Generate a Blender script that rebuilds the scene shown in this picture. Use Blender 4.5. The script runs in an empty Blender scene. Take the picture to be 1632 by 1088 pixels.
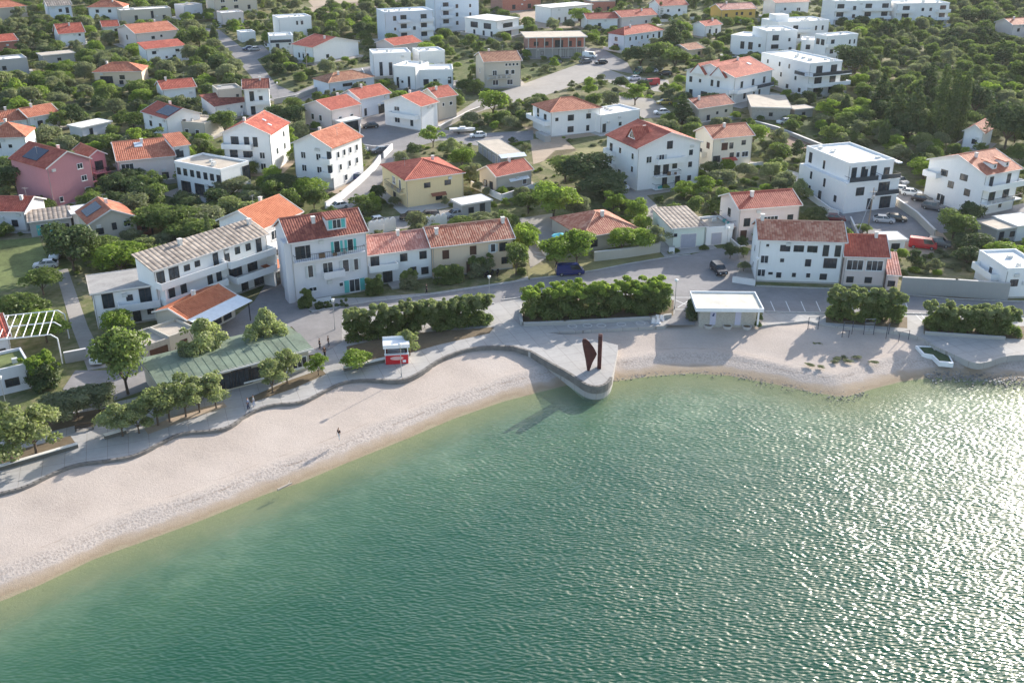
import bpy, bmesh, math, random
import numpy as np
from mathutils import Vector, Matrix
random.seed(7); np.random.seed(7)
scene = bpy.context.scene
R = math.radians
# ---------------- camera ----------------
CAMH, PITCH, FPX = 65.0, R(24.6), 1620.0
cam_d = bpy.data.cameras.new('camera'); cam = bpy.data.objects.new('camera', cam_d)
scene.collection.objects.link(cam); scene.camera = cam
cam.location = (0, 0, CAMH); cam.rotation_euler = (R(90) - PITCH, 0, 0)
cam_d.sensor_width = 36; cam_d.lens = 36 * FPX / 1632; cam_d.clip_start = .5; cam_d.clip_end = 4000
# ---------------- light ----------------
HAZE_D = .00005
SUN_AZ, SUN_EL = R(38), R(21)
w = bpy.data.worlds.new('World'); scene.world = w; w.use_nodes = True
nt = w.node_tree; bg = nt.nodes['Background']
sky = nt.nodes.new('ShaderNodeTexSky'); sky.sky_type = 'NISHITA'; sky.sun_disc = False
sky.sun_elevation = SUN_EL; sky.sun_rotation = SUN_AZ; sky.air_density = 1.0; sky.dust_density = 1.5; sky.ozone_density = 1.0
nt.links.new(sky.outputs[0], bg.inputs[0]); bg.inputs[1].default_value = 0.15
sl = bpy.data.lights.new('sun', 'SUN'); sl.energy = 4.2; sl.angle = R(.5); sl.color = (1, .94, .85)
so = bpy.data.objects.new('sun', sl); scene.collection.objects.link(so)
so.rotation_euler = (R(90) - SUN_EL, 0, R(180) - SUN_AZ)
scene.view_settings.view_transform = 'Standard'; scene.view_settings.look = 'None'
scene.view_settings.exposure = 1.1; scene.view_settings.gamma = 1
scene.view_settings.use_curve_mapping = False
scene.cycles.max_bounces = 6; scene.cycles.transparent_max_bounces = 12
scene.cycles.sample_clamp_indirect = 6

# ---------------- pixel -> place helpers (photo measured at 1632 x 1088) ----------------
def ray(px, py):
    u = (px - 816) / FPX; v = (py - 544) / FPX
    return (u, math.cos(PITCH) - v * math.sin(PITCH), -math.sin(PITCH) - v * math.cos(PITCH))
def atz(px, py, z):
    d = ray(px, py); t = (z - CAMH) / d[2]; return (d[0] * t, d[1] * t, z)
def zt(x, y): return 1.9 + max(0.0, y - 165) * .043
def at(px, py, h=0.0):
    z = 2
    for _ in range(30):
        p = atz(px, py, z + h); z = zt(p[0], p[1])
    return (p[0], p[1], z)
def proj(x, y, z):
    z -= CAMH
    Z = y * math.cos(PITCH) - z * math.sin(PITCH); Y = y * math.sin(PITCH) + z * math.cos(PITCH)
    return (816 + FPX * x / Z, 544 - FPX * Y / Z, FPX / Z)
SHORE = [atz(a, b, 0) for a, b in [(0,958),(60,933),(150,890),(230,862),(330,825),(420,788),(480,768),(560,734),(640,702),(720,668),(800,640),(870,622),(905,613),(975,608),(1040,599),(1100,595),(1160,598),(1230,611),(1290,624),(1345,633),(1400,617),(1440,607),(1500,600),(1560,604),(1632,608)]]
PLOW = [(-60,800),(0,787),(40,778),(80,757),(120,740),(170,735),(215,728),(260,705),(285,691),(330,688),(365,683),(395,660),(430,645),(480,643),(510,628),(545,609),(590,605),(640,608),(670,595),(700,573),(740,557),(780,552),(820,553)]
PRIGHT = [(866,530),(985,521),(1060,517),(1110,519),(1213,519),(1287,511),(1314,518),(1348,521),(1433,527),(1465,535),(1487,550),(1525,567),(1555,580),(1578,576),(1602,567),(1632,565),(1700,566)]
def chaikin(P, n=2):
    for _ in range(n):
        Q_ = [P[0]]
        for a, b in zip(P[:-1], P[1:]): Q_ += [(a[0]*.75+b[0]*.25, a[1]*.75+b[1]*.25), (a[0]*.25+b[0]*.75, a[1]*.25+b[1]*.75)]
        P = Q_ + [P[-1]]
    return P
PLOW = chaikin(PLOW); PRIGHT = PRIGHT[:5] + chaikin(PRIGHT[5:])
PRM = [atz(a, b, 1.9) for a, b in PLOW + [(845,540)] + PRIGHT]
sx = np.array([p[0] for p in SHORE]); sy = np.array([p[1] for p in SHORE])
qx = np.array([p[0] for p in PRM]); qy = np.array([p[1] for p in PRM])
def yS(x):
    x = np.asarray(x, float); r = np.interp(x, sx, sy)
    return np.where(x < sx[0], sy[0] + (x - sx[0]) * .62, r)
def yP(x):
    x = np.asarray(x, float); r = np.interp(x, qx, qy)
    return np.where(x < qx[0], qy[0] + (x - qx[0]) * .6, r)

# ---------------- materials ----------------
MATS = {}
def lin(c): return tuple(((v / 12.92) if v <= .04045 else ((v + .055) / 1.055) ** 2.4) for v in c)
class NM:
    def __init__(s, name, rough=.8):
        s.m = bpy.data.materials.new(name); s.m.use_nodes = True
        s.t = s.m.node_tree; s.b = s.t.nodes['Principled BSDF']; s.b.inputs['Roughness'].default_value = rough
        s.out = s.t.nodes['Material Output']
    def n(s, t, **k):
        o = s.t.nodes.new(t)
        for a, b in k.items():
            if a in o.inputs: o.inputs[a].default_value = b
            else: setattr(o, a, b)
        return o
    def l(s, a, b): s.t.links.new(a, b)
    def noise(s, scale, detail=4, rough=.6, coord=None, dim=None):
        o = s.n('ShaderNodeTexNoise'); o.inputs['Scale'].default_value = scale; o.inputs['Detail'].default_value = detail
        o.inputs['Roughness'].default_value = rough
        s.l(coord if coord else s.co(), o.inputs['Vector']); return o.outputs['Fac']
    def co(s, kind='Object'):
        if not hasattr(s, '_c'): s._c = s.n('ShaderNodeTexCoord')
        return s._c.outputs[kind]
    def ramp(s, fac, stops):
        r = s.n('ShaderNodeValToRGB'); e = r.color_ramp.elements
        while len(e) < len(stops): e.new(.5)
        for k, (p, c) in enumerate(stops): e[k].position = p; e[k].color = (*c[:3], 1) if len(c) >= 3 else (c[0],) * 3 + (1,)
        s.l(fac, r.inputs[0]); return r.outputs[0]
    def mix(s, fac, a, b, mode='MIX'):
        o = s.n('ShaderNodeMix'); o.data_type = 'RGBA'; o.blend_type = mode
        for sock, v in ((o.inputs[0], fac), (o.inputs[6], a), (o.inputs[7], b)):
            if isinstance(v, (int, float)): sock.default_value = v
            elif isinstance(v, tuple): sock.default_value = (*v[:3], 1)
            else: s.l(v, sock)
        return o.outputs[2]
    def math(s, op, a, b=0.0, c=0.0):
        o = s.n('ShaderNodeMath'); o.operation = op
        for k, v in enumerate((a, b, c)):
            if isinstance(v, (int, float)): o.inputs[k].default_value = v
            else: s.l(v, o.inputs[k])
        return o.outputs[0]
    def bump(s, h, strength=.3, dist=.05, prev=None):
        o = s.n('ShaderNodeBump'); o.inputs['Strength'].default_value = strength; o.inputs['Distance'].default_value = dist
        s.l(h, o.inputs['Height'])
        if prev: s.l(prev, o.inputs['Normal'])
        return o.outputs[0]
def sc(c, k): return tuple(min(1, v * k) for v in c)
def mat(name, col, rough=.8, var=.12, nscale=1.5, bump=0., metal=0., spec=.3):
    """plain painted / cast surface with a little weathering"""
    if name in MATS: return MATS[name]
    m = NM(name, rough)
    if var > 0:
        a = m.noise(nscale, 5, .65); b = m.noise(nscale * 9, 3)
        f = m.math('ADD', m.math('MULTIPLY', a, .65), m.math('MULTIPLY', b, .35))
        m.l(m.ramp(f, [(.3, sc(col, 1 - var * 1.5)), (.55, col), (.75, sc(col, 1 + var * .5))]), m.b.inputs['Base Color'])
        if bump: m.l(m.bump(b, bump, .03), m.b.inputs['Normal'])
    else: m.b.inputs['Base Color'].default_value = (*col, 1)
    m.b.inputs['Metallic'].default_value = metal; m.b.inputs['Specular IOR Level'].default_value = spec
    MATS[name] = m.m; return m.m
def tiles(name, c1, c2, axis='x', pitch=.42, wear=.3):
    if 'grey' in name: pitch = .85
    """clay tile roof: rolls running down the slope, courses across, mottled tiles"""
    key = name + axis
    if key in MATS: return MATS[key]
    m = NM(key, .75); co = m.co()
    sep = m.n('ShaderNodeSeparateXYZ'); m.l(co, sep.inputs[0])
    a, b = (sep.outputs[0], sep.outputs[1]) if axis == 'x' else (sep.outputs[1], sep.outputs[0])
    u = m.math('DIVIDE', a, pitch); v = m.math('DIVIDE', b, .45)
    cell = m.n('ShaderNodeCombineXYZ'); m.l(m.math('FLOOR', u), cell.inputs[0]); m.l(m.math('FLOOR', v), cell.inputs[1])
    wn = m.n('ShaderNodeTexWhiteNoise'); m.l(cell.outputs[0], wn.inputs['Vector'])
    big = m.noise(.35, 4, .7)
    f = m.math('ADD', m.math('MULTIPLY', wn.outputs['Value'], wear), m.math('MULTIPLY', big, 1 - wear * .4))
    col = m.ramp(f, [(.25, sc(c1, .75)), (.5, c1), (.8, c2), (1, sc(c2, 1.25))])
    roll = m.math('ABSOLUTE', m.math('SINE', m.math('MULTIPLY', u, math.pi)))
    m.l(m.mix(.55 if 'grey' in name else .3, col, m.mix(1.0, col, m.ramp(roll, [(.1, (.35, .33, .32)), (.55, (1, 1, 1))]), 'MULTIPLY')), m.b.inputs['Base Color'])  # rib shading put into the colour: valleys between the rolls darkened
    step = m.math('FRACT', v)
    h = m.math('ADD', roll, m.math('MULTIPLY', step, .35))
    m.l(m.bump(h, .8, .09), m.b.inputs['Normal']); m.b.inputs['Specular IOR Level'].default_value = .15
    MATS[key] = m.m; return m.m
ROOFS = {'orange': ((.40,.135,.08), (.55,.225,.14)), 'red': ((.36,.085,.06), (.50,.15,.10)), 'dark': ((.22,.065,.05), (.42,.15,.10)),
         'brown': ((.30,.13,.08), (.45,.24,.15)), 'pink': ((.46,.19,.15), (.62,.33,.27)), 'grey': ((.26,.22,.19), (.45,.38,.32)), 'old': ((.40,.14,.09), (.60,.32,.22)),
         'bright': ((.44,.14,.07), (.52,.19,.10))}
WALLS = {'white': (.80,.80,.79), 'cream': (.76,.70,.58), 'yellow': (.76,.62,.36), 'beige': (.55,.50,.42), 'grey': (.42,.41,.40), 'pink': (.56,.26,.28), 'paleblue': (.62,.68,.75),
         'peach': (.72,.57,.42), 'stone': (.46,.43,.38), 'brick': (.45,.15,.10), 'gold': (.72,.45,.12), 'lilac': (.68,.67,.69), 'palepink': (.72,.62,.58), 'darkstone': (.13,.125,.11), 'concrete': (.38,.37,.35), 'mint': (.70,.76,.68)}
def wallmat(k):
    key = 'wall_' + k
    if key in MATS: return MATS[key]
    c = WALLS[k]; m = NM(key, .85)
    n1 = m.noise(.5, 5, .7); sep = m.n('ShaderNodeMapping'); sep.inputs['Scale'].default_value = (2.5, 2.5, .25); m.l(m.co(), sep.inputs[0])
    st = m.noise(1.0, 5, .7, sep.outputs[0])
    f = m.math('ADD', m.math('MULTIPLY', n1, .5), m.math('MULTIPLY', st, .5))
    m.l(m.ramp(f, [(.25, sc(c, .84)), (.42, sc(c, .96)), (.6, c), (.8, sc(c, 1.03))]), m.b.inputs['Base Color'])
    m.l(m.bump(m.noise(14, 3), .12, .02), m.b.inputs['Normal']); m.b.inputs['Specular IOR Level'].default_value = .2
    if k in ('stone', 'brick'):
        br = m.n('ShaderNodeTexBrick'); mp = m.n('ShaderNodeMapping'); mp.inputs['Rotation'].default_value = (R(90), 0, 0)
        m.l(m.co(), mp.inputs[0]); m.l(mp.outputs[0], br.inputs['Vector']); br.inputs['Scale'].default_value = 2.2 if k == 'stone' else 3
        br.inputs['Color1'].default_value = (*sc(c, 1.15), 1); br.inputs['Color2'].default_value = (*sc(c, .75), 1); br.inputs['Mortar'].default_value = (.4, .37, .33, 1)
        m.l(m.mix(.35, br.outputs[0], m.ramp(f, [(.3, sc(c, .7)), (.7, sc(c, 1.1))])), m.b.inputs['Base Color'])
    MATS[key] = m.m; return m.m
GLASS = NM('window_glass', .08); GLASS.b.inputs['Specular IOR Level'].default_value = .6
GLASS.l(GLASS.ramp(GLASS.noise(.6, 2), [(.35, (.015, .02, .025)), (.65, (.06, .075, .09))]), GLASS.b.inputs['Base Color']); GLASS = GLASS.m
WHITE = mat('white_paint', (.8, .8, .8), .5, .05)
DARKW = mat('dark_frame', (.05, .04, .035), .5, .05)
BROWNS = mat('brown_shutter', (.10, .05, .035), .6, .1)
TURQ = mat('turquoise_shutter', (.10, .46, .44), .55, .1)
STEEL = mat('galvanised_steel', (.45, .46, .47), .4, .1, metal=.6)
CONC = mat('concrete_cast', (.48, .46, .43), .85, .15, .8)
DARKM = mat('dark_metal', (.03, .03, .035), .45, 0)
VERGE = mat('roof_verge_plaster', (.72, .68, .64), .8, .12)
TAN = mat('flat_roof_tan', (.50, .43, .35), .9, .2, .5)
FWHITE = mat('flat_roof_white', (.78, .77, .74), .85, .1, .4)
FGREY = mat('flat_roof_grey', (.36, .34, .32), .9, .22, .5)

# ---------------- mesh helpers ----------------
COL = scene.collection
class MB:
    def __init__(s): s.v = []; s.f = []; s.m = []
    def add(s, vs, fs, mi=0):
        o = len(s.v); s.v += [tuple(v) for v in vs]; s.f += [tuple(i + o for i in f) for f in fs]; s.m += [mi] * len(fs); return s
    def box(s, x0, y0, z0, x1, y1, z1, mi=0):
        return s.add([(x0,y0,z0),(x1,y0,z0),(x1,y1,z0),(x0,y1,z0),(x0,y0,z1),(x1,y0,z1),(x1,y1,z1),(x0,y1,z1)],
                     [(0,3,2,1),(4,5,6,7),(0,1,5,4),(1,2,6,5),(2,3,7,6),(3,0,4,7)], mi)
    def prism(s, pts, z0, z1, mi=0, axis='z'):
        n = len(pts)
        if axis == 'z': a = [(x, y, z0) for x, y in pts]; b = [(x, y, z1) for x, y in pts]
        elif axis == 'y': a = [(x, z0, y) for x, y in pts]; b = [(x, z1, y) for x, y in pts]
        else: a = [(z0, x, y) for x, y in pts]; b = [(z1, x, y) for x, y in pts]
        return s.add(a + b, [tuple(range(n))[::-1], tuple(range(n, 2 * n))] + [(i, (i + 1) % n, n + (i + 1) % n, n + i) for i in range(n)], mi)
    def slab(s, quad, t, mi=0):
        """thick sheet under a planar polygon"""
        n = len(quad); a = [tuple(q) for q in quad]; b = [(q[0], q[1], q[2] - t) for q in quad]
        return s.add(a + b, [tuple(range(n)), tuple(range(n, 2 * n))[::-1]] + [(i, n + i, n + (i + 1) % n, (i + 1) % n) for i in range(n)], mi)
    def tube(s, p, q, r, r2=None, n=8, mi=0):
        p = Vector(p); q = Vector(q); d = (q - p).normalized(); r2 = r if r2 is None else r2
        a = d.orthogonal().normalized(); b = d.cross(a)
        vs = []
        for c, rr in ((p, r), (q, r2)):
            for k in range(n):
                t = 2 * math.pi * k / n; vs.append(c + a * math.cos(t) * rr + b * math.sin(t) * rr)
        return s.add(vs, [tuple(range(n))[::-1], tuple(range(n, 2 * n))] + [(i, (i + 1) % n, n + (i + 1) % n, n + i) for i in range(n)], mi)
    def mesh(s, name, mats, fix=True):
        me = bpy.data.meshes.new(name); me.from_pydata(s.v, [], s.f)
        for m in (mats if isinstance(mats, (list, tuple)) else [mats]): me.materials.append(m)
        if len(me.polygons): me.polygons.foreach_set('material_index', s.m)
        if fix:
            bm = bmesh.new(); bm.from_mesh(me); bmesh.ops.recalc_face_normals(bm, faces=bm.faces); bm.to_mesh(me); bm.free()
        return me
    def build(s, name, mats, parent=None, **k):
        return link(name, s.mesh(name, mats), parent, **k)
def link(name, data, parent=None, loc=None, rz=None, scale=None):
    o = bpy.data.objects.new(name, data); COL.objects.link(o); o.parent = parent
    if loc is not None: o.location = loc
    if rz is not None: o.rotation_euler = (0, 0, rz)
    if scale is not None: o.scale = scale
    return o
def tag(o, label=None, cat=None, group=None, kind=None):
    if label: o['label'] = label
    if cat: o['category'] = cat
    if group: o['group'] = group
    if kind: o['kind'] = kind
    return o
def thing(name, label, cat, loc, rz=0, group=None):
    return tag(link(name, None, None, loc, rz), label, cat, group)
def copy_tree(o, parent=None):
    c = o.copy(); COL.objects.link(c); c.parent = parent
    for ch in o.children: copy_tree(ch, c)
    return c
def inpoly(x, y, P):
    r = False; n = len(P)
    for i in range(n):
        x1, y1 = P[i][:2]; x2, y2 = P[(i + 1) % n][:2]
        if (y1 > y) != (y2 > y) and x < (x2 - x1) * (y - y1) / (y2 - y1) + x1: r = not r
    return r
CLEAR = []     # world polygons where no scattered tree may stand
FRONTS = []    # (x0, x1, ytop, ybase, world y) facades, so that scattered trees do not bury them
from mathutils.geometry import tessellate_polygon
# ================= SETTING =================
def sandmat():
    m = NM('ground', .95); pos = m.n('ShaderNodeNewGeometry').outputs['Position']
    def attr(n):
        a = m.n('ShaderNodeAttribute'); a.attribute_name = n; return a.outputs['Fac']
    sand, sd = attr('sand'), attr('shore')
    n1 = m.noise(.12, 5, .6, pos); n2 = m.noise(2.6, 5, .75, pos); n3 = m.noise(9, 3, .7, pos)
    mix = m.math('ADD', m.math('MULTIPLY', n1, .55), m.math('ADD', m.math('MULTIPLY', n2, .3), m.math('MULTIPLY', n3, .15)))
    sandc = m.ramp(mix, [(.3, (.37, .31, .265)), (.5, (.47, .395, .34)), (.7, (.54, .465, .405))])
    # wet band next to the water and a rough pebble berm behind it
    nz = m.noise(.35, 4, .6, pos); d = m.math('ADD', sd, m.math('MULTIPLY', m.math('SUBTRACT', nz, .5), 3.0))
    wet = m.ramp(m.math('DIVIDE', d, 9.5), [(0, (.33, .27, .18)), (.06, (.31, .235, .16)), (.15, (.37, .29, .21)), (.24, (.39, .315, .25)), (.32, (.48, .41, .36)), (1, (.5, .43, .38))])
    iswet = m.ramp(m.math('DIVIDE', d, 9.5), [(.22, (1,)), (.32, (0,))])
    peb = m.n('ShaderNodeTexVoronoi'); peb.inputs['Scale'].default_value = 3.2; m.l(pos, peb.inputs['Vector'])
    berm = m.ramp(m.math('DIVIDE', d, 8.0), [(.30, (0,)), (.36, (1,)), (.62, (.8,)), (.78, (0,))])
    pebc = m.ramp(m.math('ADD', m.math('MULTIPLY', peb.outputs['Distance'], .6), m.math('MULTIPLY', n3, .6)), [(.3, (.28, .24, .21)), (.75, (.50, .43, .38))])
    c = m.mix(m.math('MULTIPLY', berm, .75), sandc, pebc)
    c = m.mix(iswet, c, wet)
    wr = m.math('ADD', sd, m.math('MULTIPLY', m.math('SUBTRACT', nz, .5), 1.6))
    wrack = m.ramp(m.math('DIVIDE', wr, 12.0), [(.33, (0,)), (.35, (1,)), (.37, (0,)), (.55, (0,)), (.565, (.7,)), (.58, (0,))])
    c = m.mix(m.math('MULTIPLY', m.math('MULTIPLY', wrack, m.ramp(nz, [(.45, (0,)), (.6, (1,))])), m.math('MULTIPLY', n3, .9)), c, (.16, .11, .07))
    # land: dry grass, weeds, bare soil
    g1 = m.noise(.045, 4, .6, pos); g2 = m.noise(.6, 5, .7, pos)
    g = m.math('ADD', m.math('MULTIPLY', g1, .5), m.math('MULTIPLY', g2, .5))
    land = m.ramp(g, [(.34, (.06, .09, .025)), (.43, (.11, .135, .045)), (.5, (.18, .18, .08)), (.58, (.28, .24, .14)), (.7, (.38, .32, .23))])
    land = m.mix(m.math('MULTIPLY', n3, .5), land, (.06, .08, .03))
    c = m.mix(sand, land, c)
    m.l(c, m.b.inputs['Base Color'])
    h = m.math('ADD', m.math('MULTIPLY', n2, .6), m.math('MULTIPLY', n3, .4))
    b1 = m.bump(h, .55, .16)
    b2 = m.bump(m.math('MULTIPLY', peb.outputs['Distance'], berm), .3, .10, b1)
    m.l(b2, m.b.inputs['Normal'])
    m.b.inputs['Specular IOR Level'].default_value = .15
    return m.m
def terrain():
    xs = np.concatenate([np.arange(-700, -90, 10), np.arange(-90, 100, 1.0), np.arange(100, 701, 10)])
    ys = np.concatenate([np.arange(-60, 60, 8), np.arange(60, 172, .75), np.arange(172, 300, 4), np.arange(300, 1100, 20)])
    X, Y = np.meshgrid(xs, ys); S = yS(X); P = yP(X)
    d = Y - S
    nz = .014 * np.sin(X * .9 + Y * .5) * np.sin(Y * 1.1 - X * .3)
    z = np.where(d < 0, np.maximum(d * .13, -9), np.minimum(.16 * d, .55 + np.where(X > 4, .062, .056) * d))
    z = np.minimum(z, np.where((X > 4) & (X < 42), 1.86, 1.66)) + np.clip(d, 0, 1) * nz
    z += .16 * np.exp(-((d - 5.2 - np.sin(X * .25) * .6) / .8) ** 2) + .04 * np.exp(-((d - 3.0) / .5) ** 2)
    up = 1.9 + np.maximum(0, Y - 165) * .043 - .03
    z = np.where(Y > P + 1.0, up, z)
    n = len(xs); vs = np.stack([X, Y, z], -1).reshape(-1, 3)
    fs = [(j * n + i, j * n + i + 1, (j + 1) * n + i + 1, (j + 1) * n + i) for j in range(len(ys) - 1) for i in range(n - 1)]
    me = bpy.data.meshes.new('ground'); me.from_pydata(vs.tolist(), [], fs)
    a = me.attributes.new('sand', 'FLOAT', 'POINT'); a.data.foreach_set('value', (Y < P + 2.5).astype(float).ravel())
    a = me.attributes.new('shore', 'FLOAT', 'POINT'); a.data.foreach_set('value', d.ravel())
    me.polygons.foreach_set('use_smooth', [True] * len(me.polygons)); me.materials.append(sandmat())
    tag(link('ground', me), kind='structure')
terrain()
W1S, W1D, W2A, WDST, WRGH, WROT = 2.1, .4, .04, .44, .19, R(-60)
def water():
    xs = np.concatenate([np.arange(-700, -80, 20), np.arange(-80, 90, 1.5), np.arange(90, 701, 20)])
    ys = np.concatenate([np.arange(-500, 30, 20), np.arange(30, 140, 1.0), np.arange(140, 420, 20)])
    X, Y = np.meshgrid(xs, ys); d = yS(X) - Y; n = len(xs)
    vs = np.stack([X, Y, X * 0 ], -1).reshape(-1, 3)
    dd = d.ravel(); fs = []
    for j in range(len(ys) - 1):
        for i in range(n - 1):
            q = (j * n + i, j * n + i + 1, (j + 1) * n + i + 1, (j + 1) * n + i)
            if max(dd[k] for k in q) > -3: fs.append(q)
    me = bpy.data.meshes.new('water'); me.from_pydata(vs.tolist(), [], fs)
    a = me.attributes.new('depth', 'FLOAT', 'POINT'); a.data.foreach_set('value', dd)
    m = NM('sea_water', WRGH); pos = m.n('ShaderNodeNewGeometry').outputs['Position']
    at_ = m.n('ShaderNodeAttribute'); at_.attribute_name = 'depth'; dp = at_.outputs['Fac']
    nb = m.noise(.055, 4, .65, pos); ns = m.noise(.5, 4, .7, pos)
    sepx = m.n('ShaderNodeSeparateXYZ'); m.l(pos, sepx.inputs[0])
    dm = m.math('ADD', dp, m.math('ADD', m.math('MULTIPLY', m.math('SUBTRACT', nb, .5), 26), m.math('MULTIPLY', m.math('SUBTRACT', ns, .5), 9)))
    col = m.ramp(m.math('DIVIDE', dm, 60.0), [(0, (.25, .30, .19)), (.09, (.13, .21, .12)), (.2, (.055, .13, .066)), (.45, (.015, .080, .040)), (1, (.009, .066, .034))])
    m.l(m.mix(m.math('MULTIPLY', m.noise(1.6, 4, .8, pos), .5), col, m.mix(1.0, col, (.45, .55, .55), 'MULTIPLY')), m.b.inputs['Base Color'])
    m.b.inputs['IOR'].default_value = 1.33; m.b.inputs['Specular IOR Level'].default_value = .9
    # wind ripples: short crests, slightly rotated, over a gentle swell
    mp = m.n('ShaderNodeMapping'); mp.inputs['Rotation'].default_value = (0, 0, WROT); mp.inputs['Scale'].default_value = (.75, 1.7, 1); m.l(pos, mp.inputs[0])
    w1 = m.noise(W1S, W1D, .45, mp.outputs[0]); w2 = m.noise(3.2, 1, .5, mp.outputs[0]); w3 = m.noise(.22, 2, .5, mp.outputs[0])
    calm = m.math('MULTIPLY', m.ramp(m.math('DIVIDE', dp, 14.0), [(0, (.25,)), (1, (1,))]), m.math('MULTIPLY', m.ramp(m.noise(.035, 3, .6, pos), [(.38, (.55,)), (.62, (1.0,))]), m.ramp(m.math('DIVIDE', m.math('ADD', sepx.outputs[0], 60), 100), [(.1, (.5,)), (.8, (1.0,))])))
    h = m.math('ADD', m.math('MULTIPLY', w1, .62), m.math('ADD', m.math('MULTIPLY', w2, W2A), m.math('MULTIPLY', w3, .9)))
    nrm = m.bump(m.math('MULTIPLY', h, calm), 1.0, WDST); m.l(m.bump(m.math('MULTIPLY', h, calm), .12, WDST), m.b.inputs['Normal'])
    m.b.inputs['Specular IOR Level'].default_value = 0
    gl = m.n('ShaderNodeBsdfGlossy'); gl.inputs['Roughness'].default_value = WRGH; m.l(nrm, gl.inputs['Normal'])
    fr = m.n('ShaderNodeFresnel'); fr.inputs['IOR'].default_value = 1.6; m.l(nrm, fr.inputs['Normal'])
    wm = m.n('ShaderNodeMixShader'); m.l(fr.outputs[0], wm.inputs[0]); m.l(m.b.outputs[0], wm.inputs[1]); g2 = m.n('ShaderNodeBsdfGlossy'); g2.inputs['Roughness'].default_value = .34; m.l(nrm, g2.inputs['Normal']); g3 = m.n('ShaderNodeMixShader'); g3.inputs[0].default_value = .4; m.l(gl.outputs[0], g3.inputs[1]); m.l(g2.outputs[0], g3.inputs[2]); m.l(g3.outputs[0], wm.inputs[2])
    # clear shallows: the bed shows through the first metres
    tr = m.n('ShaderNodeBsdfTransparent'); tr.inputs[0].default_value = (.80, .92, .80, 1)
    ms = m.n('ShaderNodeMixShader'); f = m.ramp(m.math('DIVIDE', m.math('ADD', dp, m.math('MULTIPLY', m.math('SUBTRACT', ns, .5), 2.5)), 13.0), [(0, (.05,)), (.25, (.32,)), (.6, (.85,)), (1, (1,))])
    m.l(f, ms.inputs[0]); m.l(tr.outputs[0], ms.inputs[1]); m.l(wm.outputs[0], ms.inputs[2]); m.l(ms.outputs[0], m.out.inputs[0])
    me.materials.append(m.m); tag(link('water', me), kind='structure')
water()
def sheet(name, px, off, m, clear=True, world=None, thick=0, kind='structure', zf=None):
    P = world if world else [at(a, b)[:2] for a, b in px]
    bm = bmesh.new(); vs = [bm.verts.new((p[0], p[1], 0)) for p in P]
    for t in tessellate_polygon([[Vector((p[0], p[1], 0)) for p in P]]):
        try: bm.faces.new([vs[k] for k in t])
        except ValueError: pass
    bmesh.ops.bisect_plane(bm, geom=bm.verts[:] + bm.edges[:] + bm.faces[:], plane_co=(0, 165, 0), plane_no=(0, 1, 0))
    for v in bm.verts: v.co.z = (zf if zf is not None else zt(v.co.x, v.co.y)) + off
    if thick:
        r = bmesh.ops.extrude_face_region(bm, geom=bm.faces[:])
        for v in [g for g in r['geom'] if isinstance(g, bmesh.types.BMVert)]: v.co.z -= thick
    bmesh.ops.recalc_face_normals(bm, faces=bm.faces)
    if not thick:
        for f in bm.faces:
            if f.normal.z < 0: f.normal_flip()
    me = bpy.data.meshes.new(name); bm.to_mesh(me); bm.free(); me.materials.append(m)
    if clear: CLEAR.append(P)
    return tag(link(name, me), kind=kind)
def asphaltmat(name, c, patch=.25, joints=0):
    m = NM(name, .9); pos = m.n('ShaderNodeNewGeometry').outputs['Position']
    a = m.noise(.18, 5, .65, pos); b = m.noise(5, 4, .7, pos); e = m.noise(1.1, 5, .75, pos)
    f = m.math('ADD', m.math('MULTIPLY', a, .5), m.math('ADD', m.math('MULTIPLY', b, .2), m.math('MULTIPLY', e, .3)))
    m.l(m.ramp(f, [(.32, sc(c, 1 - patch)), (.5, c), (.68, sc(c, 1 + patch))]), m.b.inputs['Base Color'])
    if joints:
        br = m.n('ShaderNodeTexBrick'); br.inputs['Scale'].default_value = 1; br.inputs['Brick Width'].default_value = joints; br.inputs['Row Height'].default_value = joints; br.offset = 0
        br.inputs['Mortar Size'].default_value = .035; br.inputs['Color1'].default_value = (1,1,1,1); br.inputs['Color2'].default_value = (.93,.93,.93,1); br.inputs['Mortar'].default_value = (.66,.64,.62,1)
        mp = m.n('ShaderNodeMapping'); mp.inputs['Rotation'].default_value = (0,0,R(-20)); m.l(pos, mp.inputs[0]); m.l(mp.outputs[0], br.inputs['Vector'])
        src = m.b.inputs['Base Color'].links[0].from_socket; m.l(m.mix(1.0, src, br.outputs[0], 'MULTIPLY'), m.b.inputs['Base Color'])
    m.l(m.bump(b, .25, .03), m.b.inputs['Normal']); m.b.inputs['Specular IOR Level'].default_value = .25
    return m.m
ASPH = asphaltmat('asphalt', (.255, .24, .235)); PAVE = asphaltmat('promenade_concrete', (.40, .38, .36), .18, 2.4)
DIRT = asphaltmat('bare_dirt', (.40, .31, .23), .25); SOIL = asphaltmat('planting_soil', (.16, .12, .075), .35)
LAWN = asphaltmat('lawn_grass', (.14, .165, .06), .7); DRYG = asphaltmat('dry_grass', (.24, .22, .10), .4)
YARD = asphaltmat('yard_gravel', (.34, .31, .28), .2); PLOT = asphaltmat('ploughed_plot', (.27, .18, .13), .3)
LIGHTP = asphaltmat('light_paving', (.44, .43, .41), .12)
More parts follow.
